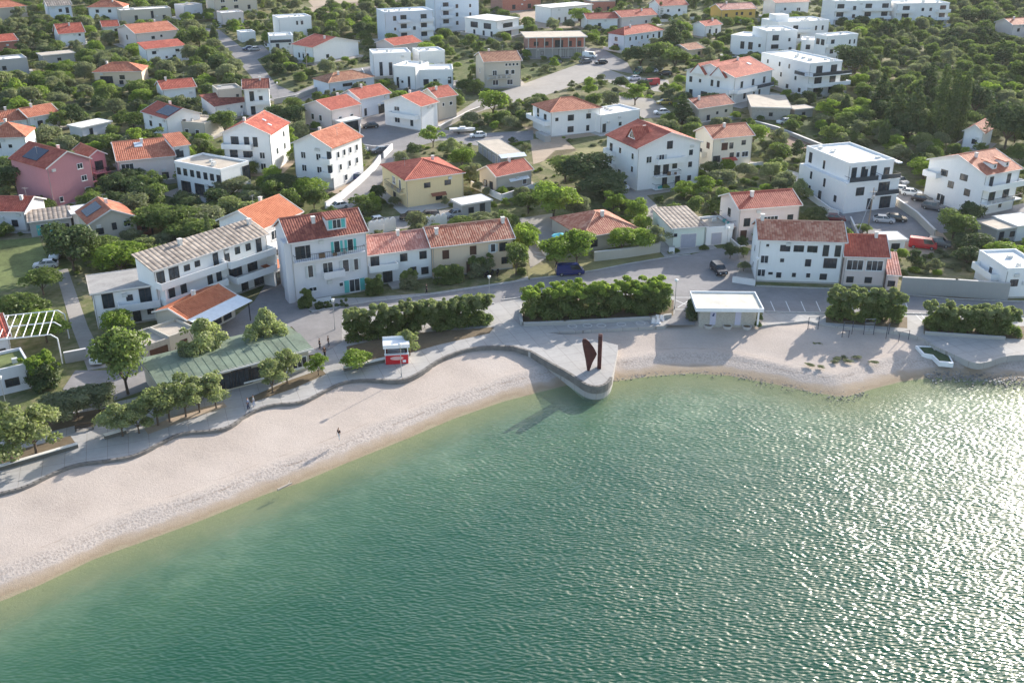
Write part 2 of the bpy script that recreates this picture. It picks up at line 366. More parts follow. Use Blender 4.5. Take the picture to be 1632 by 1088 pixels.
# promenade slab with its wavy sea wall, the quay under the sculpture, paved path on the right
prom = PLOW + [(845,541),(866,530),(1060,519),(1078,505),(1078,470),(940,462),(800,478),(545,500),(470,545),(250,625),(120,655),(-60,715)]
sheet('promenade', prom, 0, PAVE, thick=1.6)
quay = [(781,551),(820,552),(855,565),(880,581),(905,594),(922,606),(934,614),(948,617.5),(962,615.5),(971,609),(975,602),(980,580),(985,556),(985,550),(960,543),(910,535),(867,529),(845,535)]
quay = chaikin(quay[:13], 1)[0:] + quay[13:]
Q = [atz(a, b, 1.9)[:2] for a, b in quay]
sheet('quay', None, .004, PAVE, world=Q, thick=3.2)
# dark kerb stones set along the sea wall edge
km = MB(); pts = [Vector(atz(a, b, 1.9)) for a, b in PLOW[:-1] + chaikin([(845,560.5),(880,581),(905,594),(922,606),(934,614),(948,617.5),(962,615.5),(971,609),(975,602)], 1)]
for p, q in zip(pts[:-1], pts[1:]):
    d = (q - p).normalized(); nrm = Vector((-d.y, d.x, 0)); e = d * .05
    a = [p - e - nrm * .09, q + e - nrm * .09, q + e + nrm * .30, p - e + nrm * .30]
    km.slab([(v.x, v.y, 2.03) for v in a], 1.1)
tag(km.build('sea_wall', mat('sea_wall_stone', (.20, .185, .17), .9, .3, 1.2, .3)), 'long wavy grey concrete sea wall between promenade and pebble beach', 'sea wall')
rp = PRIGHT[4:] + [(1700,490),(1216,496)]
sheet('path', rp, .002, PAVE, thick=1.0)
road = [(495,498),(585,482),(640,476),(700,468),(760,459),(840,446),(890,440),(950,431),(1000,421),(1060,411),(1100,406),(1140,396),(1160,395),(1175,402),(1180,420),(1172,442),(1205,457),(1340,462),(1430,470),(1530,478),(1632,482),(1760,486),(1760,510),(1632,503),(1445,499),(1310,498),(1216,496),(1110,494),(1108,518),(1060,518),(1076,498),(1076,470),(940,462),(860,470),(790,483),(700,480),(600,492),(545,505),(545,545),(520,560),(495,555),(465,520),(400,545),(330,575),(255,600),(235,620),(150,650),(100,620),(120,590),(190,590),(235,572),(300,545),(360,515),(405,480),(425,450),(440,430),(462,428),(472,470)]
sheet('road', road, .012, ASPH)
for nm, px, m in [
  ('alley', [(518,338),(560,340),(585,318),(604,296),(630,262),(642,240),(700,224),(765,233),(850,223),(850,208),(760,213),(700,206),(640,203),(610,176),(575,178),(572,230),(606,240),(592,262),(558,300)], ASPH),
  ('yard', [(585,348),(640,344),(735,330),(752,345),(690,358),(600,370)], YARD),
  ('road', [(325,45),(350,48),(385,76),(418,72),(432,85),(410,95),(440,135),(470,148),(560,110),(605,104),(610,116),(520,152),(470,168),(430,160),(400,122),(372,90),(340,62)], ASPH),
  ('road', [(840,132),(895,112),(935,98),(1000,122),(1065,128),(1070,148),(1000,142),(950,124),(870,152),(790,170),(745,185),(700,210),(690,205),(760,160)], YARD),
  ('road', [(930,76),(960,78),(1000,100),(1010,118),(975,112),(925,100)], ASPH),
  ('parking_lot', [(1330,325),(1425,322),(1488,374),(1476,388),(1380,380),(1322,352)], ASPH),
  ('road', [(1410,282),(1480,308),(1560,340),(1640,322),(1640,338),(1570,358),(1500,372),(1425,322)], ASPH),
  ('yard', [(985,296),(1018,300),(1045,325),(1072,365),(1068,398),(1040,350),(995,325)], YARD),
  ('yard', [(828,348),(880,340),(905,372),(870,412),(845,428),(838,385)], YARD),
  ('yard', [(1250,268),(1285,280),(1345,328),(1330,345),(1255,292)], LIGHTP),
  ('yard', [(290,310),(345,308),(355,325),(325,333),(285,325)], LIGHTP),
  ('dirt_lot', [(478,14),(560,4),(610,2),(600,14),(500,22)], DIRT),
  ('dirt_lot', [(480,-10),(640,-10),(630,6),(500,12)], DIRT),
  ('dirt_lot', [(810,20),(868,16),(925,44),(880,46),(835,44)], DIRT),
  ('dirt_lot', [(1200,196),(1230,204),(1310,232),(1290,244),(1215,215)], PLOT),
  ('dry_field', [(885,240),(970,232),(975,262),(900,282),(860,262)], DRYG),
  ('dry_field', [(845,222),(900,222),(920,240),(850,262)], DIRT),
  ('lawn', [(-20,385),(62,378),(80,420),(55,452),(-20,470)], LAWN),
  ('lawn', [(1345,285),(1345,330),(1290,318),(1270,300)], LAWN),
  ('track', [(88,430),(108,428),(140,520),(172,585),(140,590),(112,515)], YARD),
  ('yard', [(1370,385),(1500,368),(1520,395),(1460,410),(1380,410)], DIRT),
  ('yard', [(1168,405),(1200,398),(1203,452),(1168,446)], YARD),
  ('terrace', [(470,472),(500,476),(585,474),(690,466),(820,447),(842,440),(842,446),(700,468),(585,482),(497,497),(474,482)], PAVE),
  ('dirt_lot', [(840,425),(900,418),(960,412),(1050,402),(1060,410),(950,431),(842,445)], DRYG),
  ('dirt_lot', [(1080,186),(1000,190),(960,150),(1040,158)], YARD),
  ('yard', [(1430,466),(1605,474),(1602,480),(1530,478),(1430,470)], SOIL),
  ]:
    sheet(nm, px, .008 if m is not ASPH else .012, m)
for nm, px, m in [('planting_bed', [(552,552),(640,532),(788,521),(780,531),(700,549),(640,566),(575,578),(556,574)], SOIL), ('planting_bed', [(236,692),(300,668),(362,648),(356,640),(300,655),(230,683)], DIRT),
  ('planting_bed', [(62,692),(185,662),(178,648),(90,664),(60,678)], SOIL), ('planting_bed', [(0,742),(122,708),(112,694),(0,725)], SOIL), ('planting_bed', [(400,642),(470,618),(520,596),(512,588),(455,608),(396,634)], SOIL), ('planting_bed', [(833,518),(1040,509),(1073,503),(1074,478),(940,468),(834,486)], SOIL), ('planting_bed', [(1316,514),(1446,523),(1446,505),(1316,499)], SOIL), ('planting_bed', [(1472,532),(1640,541),(1640,520),(1472,514)], SOIL)]:
    sheet(nm, px, .014, m, clear=False)
kb = MB()
for line in ([(547,503),(600,491.5),(700,479.5),(788,484)], [(497,497),(585,482),(640,476),(700,468),(760,459),(842,446)], [(845,445),(890,440),(950,431),(1000,421),(1060,411),(1100,406)], [(1218,497),(1310,499),(1445,500),(1632,504),(1700,505)], [(1205,456),(1340,461),(1430,469),(1530,477),(1632,481),(1700,483)], [(800,478.5),(860,470.5),(940,462.5),(1074,470)]):
    pp = [Vector(at(*q)) for q in line]
    for p, q in zip(pp[:-1], pp[1:]):
        d = (q - p).normalized(); n = Vector((-d.y, d.x, 0)) * .14; kb.slab([(v.x, v.y, v.z + .14) for v in (p - n, q - n, q + n, p + n)], .2)
tag(kb.build('kerb', mat('kerb_stone', (.46, .44, .42), .85, .2, 2)), kind='structure')
# road markings: parking bays and the hatched square
mk = MB(); mp_ = mat('road_marking_white', (.72, .72, .70), .7, .15)
def strip(a, b, wd=.13):
    p = Vector(at(*a)); q = Vector(at(*b)); d = (q - p).normalized(); n = Vector((-d.y, d.x, 0)) * wd / 2
    mk.add([(v.x, v.y, zt(v.x, v.y) + .018) for v in (p - n, q - n, q + n, p + n)], [(0, 1, 2, 3)])
for k in range(9): strip((1228 + 24.2 * k, 480), (1235 + 24.2 * k, 496))
for a, b in [((1080,490),(1104,475)),((1076,478),(1104,490)),((1076,474),(1106,474)),((1076,493),(1100,493)),((1440,472),(1446,490)),((1456,498),(1470,512)),((1466,498),(1480,516)),((852,402),(870,405)),((852,408),(870,411))]: strip(a, b)
tag(mk.build('road_marking', mp_), 'thin white parking bay lines painted on the seafront road', 'road marking')
# ================= HOUSES =================
WINC = {}
def win_mesh(w, h, st):
    k = (round(w, 1), round(h, 1), st)
    if k in WINC: return WINC[k]
    w, h = k[0], k[1]; x = w / 2; t = .09 if w > .7 else .07
    fm = {'w': WHITE, 't': WHITE, 's': WHITE, 'b': BROWNS, 'k': DARKW, 'g': DARKW, 'd': BROWNS, 'a': WHITE, 'm': VERGE}[st]
    f = MB(); y = -.07
    f.box(-x - t, y, -t, -x, .0, h + t).box(x, y, -t, x + t, .0, h + t).box(-x, y, h, x, .0, h + t).box(-x, y, -t, x, .0, 0)
    if w > 1.0 and st != 'm':
        n = max(1, int(w / .9))
        for i in range(1, n + 1): f.box(-x + w * i / (n + 1) - .03, y, 0, -x + w * i / (n + 1) + .03, -.005, h)
    sill = None
    if st in 'wts': sill = MB().box(-x - .15, -.16, -t - .07, x + .15, -.0, -t - .003).mesh('sill', VERGE)
    pm = {'b': BROWNS, 'd': BROWNS, 'm': mat('roller_door', (.42, .42, .48), .5, .08)}.get(st, GLASS)
    p = MB()
    if st in 'bdm':
        n = int(h / .16)
        p.box(-x, -.03, 0, x, -.002, h)
        for i in range(n): p.box(-x + .04, -.05, i * h / n, x - .04, -.03, i * h / n + .09)
    else: p.box(-x, -.025, 0, x, -.002, h)
    sh = None
    if st in 'ts':
        s_ = MB(); ww = w * .48
        for sx_ in (-x - t - ww, x + t):
            s_.box(sx_, -.09, 0, sx_ + ww, -.04, h)
            n = max(3, int(h / .18))
            for i in range(n): s_.box(sx_ + .05, -.115, i * h / n + .03, sx_ + ww - .05, -.09, i * h / n + .12)
        sh = s_.mesh('shutter', TURQ if st == 't' else mat('pale_shutter', (.55, .57, .57), .6, .1))
    WINC[k] = (f.mesh('window_frame', fm), p.mesh('pane', pm), sill, sh); return WINC[k]
def window(root, W, D, face, u, z, w, h, st, yoff=0, name='window'):
    if face == 'F': loc, rz = (u * W, yoff, z), 0
    elif face == 'R': loc, rz = (W - yoff, u * D, z), R(90)
    elif face == 'L': loc, rz = (yoff, (1 - u) * D, z), R(-90)
    else: loc, rz = ((1 - u) * W, D - yoff, z), R(180)
    f, p, si, sh = win_mesh(w, h, st)
    o = link(name, f, root, loc, rz); link('pane', p, o)
    if si: link('sill', si, o)
    if sh: link('shutter', sh, o)
    return o
HOUSES = []
def house(short, label, A, B, D, H, roof, rise, wall, rcol, wins='auto', ex=(), cat='house', name='house', ov=.35, base=.8):
    """A, B: pixels of the left and right eave corners of the front; D: pixel of a back eave corner or a depth in metres"""
    a = Vector(at(*A, H)); b = Vector(at(*B, H)); b = Vector((b.x, b.y, 0)); 
    e = b - Vector((a.x, a.y, 0)); W = e.length; e.normalize(); n = Vector((-e.y, e.x, 0))
    if isinstance(D, tuple):
        c = Vector(at(*D, H + (rise if roof == 'shed' else 0))); D = abs((Vector((c.x, c.y, 0)) - Vector((a.x, a.y, 0))).dot(n))
    D = max(D, 2.5)
    rz = math.atan2(e.y, e.x); root = thing(name, label, cat, a, rz)
    # walls
    m = wallmat(wall); g = MB(); g.box(0, 0, -base, W, D, H)
    if roof in ('gx', 'gy', 'shed'):
        rise = rise or (.21 * (D if roof == 'gx' else W))
        if roof == 'gx': g.prism([(0, H), (D, H), (D / 2, H + rise - .05)], .004, W - .004, axis='x')
        elif roof == 'gy': g.prism([(0, H), (W, H), (W / 2, H + rise - .05)], .004, D - .004, axis='y')
        else: g.prism([(0, H), (D, H), (D, H + rise - .05)], .004, W - .004, axis='x')
    g.build('wall', m, root)
    o = ov; T = .16
    rc = ROOFS.get(rcol)
    if roof == 'gx':
        tm = tiles('tile_' + rcol, *rc, 'x'); k = rise / (D / 2); r = MB()
        r.slab([(-o, -o, H - k * o + T), (W + o, -o, H - k * o + T), (W + o, D / 2, H + rise + T), (-o, D / 2, H + rise + T)], T)
        r.slab([(-o, D / 2, H + rise + T), (W + o, D / 2, H + rise + T), (W + o, D + o, H - k * o + T), (-o, D + o, H - k * o + T)], T)
        ro = r.build('roof', tm, root)
        rg = MB()
        for x in (-o - .12, W + o + .0):
            rg = MB()
            for s_ in (0, 1):
                ya, yb = (-o - .05, D / 2) if s_ == 0 else (D + o + .05, D / 2)
                za, zb = H - k * o + T + .05, H + rise + T + .05
                rg.slab([(x, ya, za), (x + .12, ya, za), (x + .12, yb, zb), (x, yb, zb)], .26)
            rg.build('verge', VERGE, root)
        MB().prism([(D / 2 - .16, H + rise + T - .03), (D / 2 + .16, H + rise + T - .03), (D / 2, H + rise + T + .13)], -o, W + o, axis='x').build('ridge_cap', mat('ridge_' + rcol, sc(rc[1], 1.1), .8, .25, 6), ro)
        MB().box(-o, -o - .14, H - k * o - .02, W + o, -o - .02, H - k * o + T - .03).build('gutter', VERGE, root)
        rz_ = lambda u, v: H + T + rise * (1 - abs(v - D / 2) / (D / 2))
    elif roof == 'gy':
        tm = tiles('tile_' + rcol, *rc, 'y'); k = rise / (W / 2); r = MB()
        r.slab([(-o, -o, H - k * o + T), (W / 2, -o, H + rise + T), (W / 2, D + o, H + rise + T), (-o, D + o, H - k * o + T)], T)
        r.slab([(W / 2, -o, H + rise + T), (W + o, -o, H - k * o + T), (W + o, D + o, H - k * o + T), (W / 2, D + o, H + rise + T)], T)
        ro = r.build('roof', tm, root)
        rg = MB()
        for y in (-o - .12, D + o):
            rg = MB()
            for xa, xb in ((-o - .05, W / 2), (W + o + .05, W / 2)):
                za, zb = H - k * o + T + .05, H + rise + T + .05
                rg.slab([(xa, y, za), (xb, y, zb), (xb, y + .12, zb), (xa, y + .12, za)], .26)
            rg.build('verge', VERGE, root)
        MB().prism([(W / 2 - .16, H + rise + T - .03), (W / 2 + .16, H + rise + T - .03), (W / 2, H + rise + T + .13)], -o, D + o, axis='y').build('ridge_cap', mat('ridge_' + rcol, sc(rc[1], 1.1), .8, .25, 6), ro)
        rz_ = lambda u, v: H + T + rise * (1 - abs(u - W / 2) / (W / 2))
    elif roof == 'shed':
        tm = tiles('tile_' + rcol, *rc, 'x'); k = rise / D; r = MB()
        r.slab([(-o, -o, H - k * o + T), (W + o, -o, H - k * o + T), (W + o, D + o, H + rise + k * o + T), (-o, D + o, H + rise + k * o + T)], T)
        ro = r.build('roof', tm, root)
        MB().box(-o, -o - .14, H - k * o - .02, W + o, -o - .02, H - k * o + T - .03).build('gutter', VERGE, root)
        rz_ = lambda u, v: H + T + rise * v / D
    elif roof == 'hip':
        rise = rise or .2 * min(W, D)
        h = min(W, D) / 2; r = MB(); z0 = H - o * rise / h + T; z1 = H + rise + T
        if W >= D: R1, R2 = (h, D / 2, z1), (W - h, D / 2, z1)
        else: R1, R2 = (W / 2, h, z1), (W / 2, D - h, z1)
        c = [(-o, -o, z0), (W + o, -o, z0), (W + o, D + o, z0), (-o, D + o, z0)]
        if W - D > .3: fs = [(c[0], c[1], R2, R1), (c[1], c[2], R2), (c[2], c[3], R1, R2), (c[3], c[0], R1)]
        elif D - W > .3: fs = [(c[0], c[1], R1), (c[1], c[2], R2, R1), (c[2], c[3], R2), (c[3], c[0], R1, R2)]
        else:
            P_ = (W / 2, D / 2, z1); fs = [(c[0], c[1], P_), (c[1], c[2], P_), (c[2], c[3], P_), (c[3], c[0], P_)]
        tx, ty = tiles('tile_' + rcol, *rc, 'x'), tiles('tile_' + rcol, *rc, 'y')
        for i, f in enumerate(fs):
            vs = list(f); r.add(vs, [tuple(range(len(vs)))], i % 2)
        r.add([(p[0], p[1], p[2] - T) for p in c], [(0, 3, 2, 1)], 0)
        for i in range(4):
            p, q = c[i], c[(i + 1) % 4]; r.add([p, q, (q[0], q[1], q[2] - T), (p[0], p[1], p[2] - T)], [(0, 1, 2, 3)], 0)
        ro = r.build('roof', [tx, ty], root)
        MB().box(-o - .1, -o - .12, z0 - T - .02, W + o + .1, -o - .01, z0 - .03).build('gutter', VERGE, root)
        rg = MB(); 
        for i, (p, q) in enumerate([(c[0], fs[0][-1]), (c[1], fs[0][2] if W - D > .3 else fs[0][-1]), (fs[0][-1], fs[0][2] if W - D > .3 else fs[0][-1])]):
            if (Vector(p) - Vector(q)).length > .3: rg.tube(Vector(p) + Vector((0, 0, .02)), Vector(q) + Vector((0, 0, .02)), .11, n=6)
        if rg.v: rg.build('ridge_cap', mat('ridge_' + rcol, sc(rc[1], 1.1), .8, .25, 6), ro)
        rz_ = lambda u, v: z0 + (z1 - z0) * min(1, min(u + o, W + o - u, v + o, D + o - v) / (h + o))
    else:                                                   # flat roof with parapet ('flat') or with a projecting slab ('slab')
        fm = {'tan': TAN, 'white': FWHITE, 'grey': FGREY}.get(rcol, TAN)
        if roof == 'flat':
            g = MB(); t = .22
            g.box(-.03, -.03, H - .02, W + .03, t, H + .5).box(-.03, D - t, H - .02, W + .03, D + .03, H + .5).box(-.03, t, H - .02, t, D - t, H + .5).box(W - t, t, H - .02, W + .03, D - t, H + .5)
            g.build('parapet', wallmat(wall if wall not in ('brick',) else 'concrete'), root)
            MB().box(t, t, H, W - t, D - t, H + .12).build('roof', fm, root)
            rr = random.Random(int(W * 100)); q = MB()
            for _ in range(int(1 + W * D / 45)):
                x, y = rr.uniform(1, W - 1.6), rr.uniform(1, max(1.1, D - 1.6)); q = MB().box(x, y, H + .121, x + rr.uniform(.5, 1.1), y + rr.uniform(.4, .8), H + rr.uniform(.4, .95))
                if min(W, D) > 5: q.build('rooftop_unit', mat('rooftop_box', (.6, .6, .58), .6, .2), root)
        else:
            MB().box(-o, -o, H, W + o, D + o, H + .28).build('roof', fm, root)
            MB().box(-o - .03, -o - .03, H + .1, W + o + .03, -o - .003, H + .36).box(-o - .03, D + o + .003, H + .1, W + o + .03, D + o + .03, H + .36).box(-o - .03, -o, H + .1, -o - .003, D + o, H + .36).box(W + o + .003, -o, H + .1, W + o + .03, D + o, H + .36).build('fascia', VERGE, root)
        rz_ = lambda u, v: H + .12
    MB().box(-.03, -.03, -base, W + .03, D + .03, .28).build('plinth', CONC, root) if H > 3.2 else None
    # windows
    if wins == 'auto':
        rr = random.Random(hash((A[0], A[1])) & 0xffff)
        sty = rr.choice('wwbk'); nst = max(1, round(H / 2.9)); wins = ''
        for f, L in (('F', W), ('R' if a.x < 0 else 'L', D)):
            nc = max(1, int(L / 3.1))
            for s_ in range(nst):
                z = s_ * H / nst + .95
                for c_ in range(nc):
                    if rr.random() < .14: continue
                    u = (c_ + .5) / nc + rr.uniform(-.03, .03)
                    if rr.random() < .22: wins += f'{f} {u:.2f} {s_ * H / nst + .12:.2f} .9 2.0 {sty};'
                    else: wins += f'{f} {u:.2f} {z:.2f} {rr.choice([.7, 1.1, 1.1, 1.4])} {rr.choice([1.0, 1.2, 1.2])} {sty};'
    for s_ in wins.split(';'):
        t = s_.split()
        if len(t) >= 6: window(root, W, D, t[0], float(t[1]), float(t[2]), float(t[3]), float(t[4]), t[5], name='door' if (float(t[4]) > 1.95 and float(t[2]) < .4) else 'window')
    # extras
    has_chim = False
    for x in ex:
        k = x[0]
        if k == 'bal':                                      # face, u0, u1, z, depth, style
            _, f, u0, u1, z, dp, st = x
            L = W if f in 'FB' else D
            mt = Matrix.Rotation({'F': 0, 'R': R(90), 'L': R(-90)}[f], 4, 'Z'); org = {'F': (0, 0), 'R': (W, 0), 'L': (0, D)}[f]
            x0, x1 = u0 * L, u1 * L
            bo = MB().box(x0, -dp, z - .2, x1, -.004, z).build('balcony', wallmat('white' if wall in ('brick',) else wall), root, loc=(org[0], org[1], 0), rz=mt.to_euler().z)
            r = MB()
            if st == 'w':
                r.box(x0, -dp - .003, z, x1, -dp + .12, z + .95).box(x0, -dp + .12, z, x0 + .12, -.004, z + .95).box(x1 - .12, -dp + .12, z, x1, -.004, z + .95); rm = wallmat(wall)
            else:
                for i in range(int((x1 - x0) / .35) + 1): r.tube((x0 + .05 + i * (x1 - x0 - .1) / max(1, int((x1 - x0) / .35)), -dp + .05, z), (x0 + .05 + i * (x1 - x0 - .1) / max(1, int((x1 - x0) / .35)), -dp + .05, z + .95), .022, n=4)
                r.box(x0, -dp + .02, z + .93, x1, -dp + .08, z + 1.0)
                for xx in (x0 + .03, x1 - .08): r.box(xx, -dp + .08, z + .93, xx + .05, -.01, z + 1.0)
                rm = DARKM
                if st == 'g': r.box(x0, -dp + .03, z + .05, x1, -dp + .06, z + .9); rm = mat('smoked_railing_glass', (.06, .07, .08), .15, 0)
            r.build('railing', rm, bo)
            rb = random.Random(int(A[0] * 3 + x0 * 10 + z)); cl = MB()
            for _ in range(int((x1 - x0) / 2)):
                xx = rb.uniform(x0 + .3, x1 - .7); cl.box(xx, -dp + .25, z + .003, xx + rb.uniform(.3, .7), -dp + .6, z + rb.uniform(.4, .8))
            if cl.v: cl.build('balcony_furniture', rb.choice([DARKM, CONC, mat('wicker_brown', (.2, .13, .08), .8, .2), TURQ, VERGE]), bo)
        elif k == 'box':                                    # name, colour, x0 y0 z0 x1 y1 z1 (x and y as metres from the front left corner)
            _, nm, c, x0, y0, z0, x1, y1, z1 = x
            f_ = lambda v, L: v if not isinstance(v, str) else L + float(v)
            MB().box(f_(x0, W), f_(y0, D), z0, f_(x1, W), f_(y1, D), z1).build(nm, wallmat(c) if c in WALLS else MATS[c], root)
        elif k == 'dormer':                                 # u, y, w, h, style
            _, u, y, w_, h_, st = x; z = rz_(u * W, y) - .1
            dd = 2.4
            d_ = MB().box(u * W - w_ / 2, y, z - .5, u * W + w_ / 2, y + dd, z + h_).build('dormer', m, root)
            MB().slab([(u * W - w_ / 2 - .2, y - .2, z + h_ + .16), (u * W + w_ / 2 + .2, y - .2, z + h_ + .16), (u * W + w_ / 2 + .2, y + dd + .5, z + h_ + .5), (u * W - w_ / 2 - .2, y + dd + .5, z + h_ + .5)], .14).build('dormer_roof', tiles('tile_' + rcol, *rc, 'x'), d_)
            f, p, si, sh = win_mesh(w_ * .42, h_ - .5, st); wo = link('window', f, d_, (u * W, y - .005, z + .35), 0); link('pane', p, wo)
            if sh: link('shutter', sh, wo)
        elif k == 'chim':
            _, u, v = x; zz = rz_(u * W, v * D)
            c_ = MB().box(u * W - .28, v * D - .28, zz - .8, u * W + .28, v * D + .28, zz + .9).box(u * W - .36, v * D - .36, zz + .9, u * W + .36, v * D + .36, zz + 1.0).build('chimney', VERGE, root); has_chim = True
        elif k in ('solar', 'skylight'):                    # u0 v0 u1 v1 on the roof slope
            _, u0, v0, u1, v1 = x
            q = [(u * W, v * D, rz_(u * W, v * D) + .12) for u, v in ((u0, v0), (u1, v0), (u1, v1), (u0, v1))]
            mm = mat('solar_cells', (.035, .045, .075), .18, .2, 3) if k == 'solar' else mat('skylight_glass', (.55, .6, .65), .12, .05)
            s_ = MB().slab(q, .1).build('solar_panel' if k == 'solar' else 'skylight', mm, root)
        elif k == 'awning':                                 # face F: u0 u1 z depth colour
            _, u0, u1, z, dp, c = x
            MB().slab([(u0 * W, -dp, z - .35), (u1 * W, -dp, z - .35), (u1 * W, -.01, z + .15), (u0 * W, -.01, z + .15)], .06).build('awning', mat('awning_' + c, {'white': (.75, .78, .8), 'red': (.45, .08, .06), 'blue': (.1, .35, .5), 'brown': (.25, .1, .06), 'orange': ROOFS['orange'][1]}[c], .7, .1), root)
    if roof in ('gx', 'gy', 'hip') and not has_chim and H > 3.4 and min(W, D) > 5:
        rr = random.Random(int(A[0])); u, v = rr.uniform(.2, .8), rr.uniform(.35, .6); zz = rz_(u * W, v * D)
        MB().box(u * W - .25, v * D - .25, zz - .8, u * W + .25, v * D + .25, zz + .8).box(u * W - .32, v * D - .32, zz + .8, u * W + .32, v * D + .32, zz + .9).build('chimney', VERGE, root)
        if rr.random() < .6:
            x_, y_ = W * rr.uniform(.15, .85), D * .5; zz = rz_(x_, y_)
            an = MB().tube((x_, y_, zz - .1), (x_, y_, zz + 1.8), .03, n=5).tube((x_ - .6, y_, zz + 1.6), (x_ + .6, y_, zz + 1.6), .02, n=4)
            for i in range(5): an.tube((x_ - .5 + i * .25, y_ - .25, zz + 1.6), (x_ - .5 + i * .25, y_ + .25, zz + 1.6), .012, n=4)
            an.build('antenna', STEEL, root)
    rr = random.Random(int(A[0] * 7 + A[1]))
    if H > 3.4:
        for x_ in (.12, W - .12): MB().tube((x_, -.07, 0), (x_, -.07, H - .1), .045, n=6).build('downpipe', mat('downpipe_grey', (.34, .33, .31), .5, .1), root)
        for _ in range(rr.choice([0, 1, 1, 2])):
            u_, z_ = rr.uniform(.1, .9), rr.choice([2.4, H - 1.0]); MB().box(u_ * W - .4, -.32, z_, u_ * W + .4, -.02, z_ + .55).box(u_ * W - .22, -.34, z_ + .08, u_ * W + .12, -.32, z_ + .46).build('air_conditioner', mat('ac_white', (.62, .62, .6), .5, .1), root)
    if H > 3.4 and a.y > 170:
        m1, m2 = rr.uniform(1, 3), rr.uniform(1.5, 4); M0 = Matrix.Rotation(rz, 3, 'Z')
        yp_ = [tuple((M0 @ Vector(q + (0,)) + a)[:2]) for q in ((-m1, -m2), (W + rr.uniform(.8, 3), -m2 * rr.uniform(.5, 1)), (W + rr.uniform(.8, 3), D + 1), (-m1, D + 1))]
        sheet('yard', None, .0020 + .00004 * len(FRONTS), rr.choice([YARD, YARD, LIGHTP, DIRT, PAVE]), clear=False, world=yp_)
        if short and rr.random() < .55 and not any(inpoly((yp_[0][0] * (1 - t_) + yp_[1][0] * t_), (yp_[0][1] * (1 - t_) + yp_[1][1] * t_), P_) for P_ in CLEAR for t_ in (0, .25, .5, .75, 1)):
            wr_ = thing('garden_wall', 'low garden wall along the front yard of the ' + short, 'wall', (0, 0, 0)); g1 = MB(); g2 = MB(); hh_ = rr.uniform(.7, 1.3)
            for (xa, ya), (xb, yb) in ((yp_[0], yp_[1]), (yp_[0], yp_[3])):
                d_ = Vector((xb - xa, yb - ya, 0)).normalized(); n_ = Vector((-d_.y, d_.x, 0)) * .13; za, zb = zt(xa, ya), zt(xb, yb); e_ = d_ * .14
                for gg, k1, k2, nn in ((g1, -.4, hh_, n_), (g2, hh_ + .003, hh_ + .08, n_ * 1.3)):
                    q = [(xa + e_.x - nn.x, ya + e_.y - nn.y, za), (xb - nn.x, yb - nn.y, zb), (xb + nn.x, yb + nn.y, zb), (xa + e_.x + nn.x, ya + e_.y + nn.y, za)]
                    gg.add([(p[0], p[1], p[2] + k1) for p in q] + [(p[0], p[1], p[2] + k2) for p in q], [(0,3,2,1),(4,5,6,7),(0,1,5,4),(1,2,6,5),(2,3,7,6),(3,0,4,7)])
            g1.build('wall_body', wallmat(rr.choice(['white', 'stone', 'beige', 'concrete'])), wr_); g2.build('coping', VERGE, wr_)
    # keep-clear data for the scattered trees
    mg = .6; cs = [(-mg, -mg), (W + mg, -mg), (W + mg, D + mg), (-mg, D + mg)]; M_ = Matrix.Rotation(rz, 3, 'Z')
    poly = [tuple((M_ @ Vector((p[0], p[1], 0)) + a)[:2]) for p in cs]; CLEAR.append(poly)
    pr = [proj(*(M_ @ Vector((x, y, z)) + a)) for x in (0, W) for y in (0, D) for z in (H,)]; prb = [proj(*(M_ @ Vector((x, 0, 0)) + a)) for x in (0, W)]
    FRONTS.append((min(p[0] for p in pr), max(p[0] for p in pr), min(p[1] for p in pr), max(p[1] for p in prb), a.y, max(p[1] for p in pr)))
    if short: HOUSES.append((short, sum(p[0] for p in pr) / 4, sum(p[1] for p in pr) / 8 + sum(p[1] for p in prb) / 4, a.x + (M_ @ Vector((W / 2, D / 2, 0))).x, a.y + (M_ @ Vector((W / 2, D / 2, 0))).y))
    return root, W, D
Hs = house
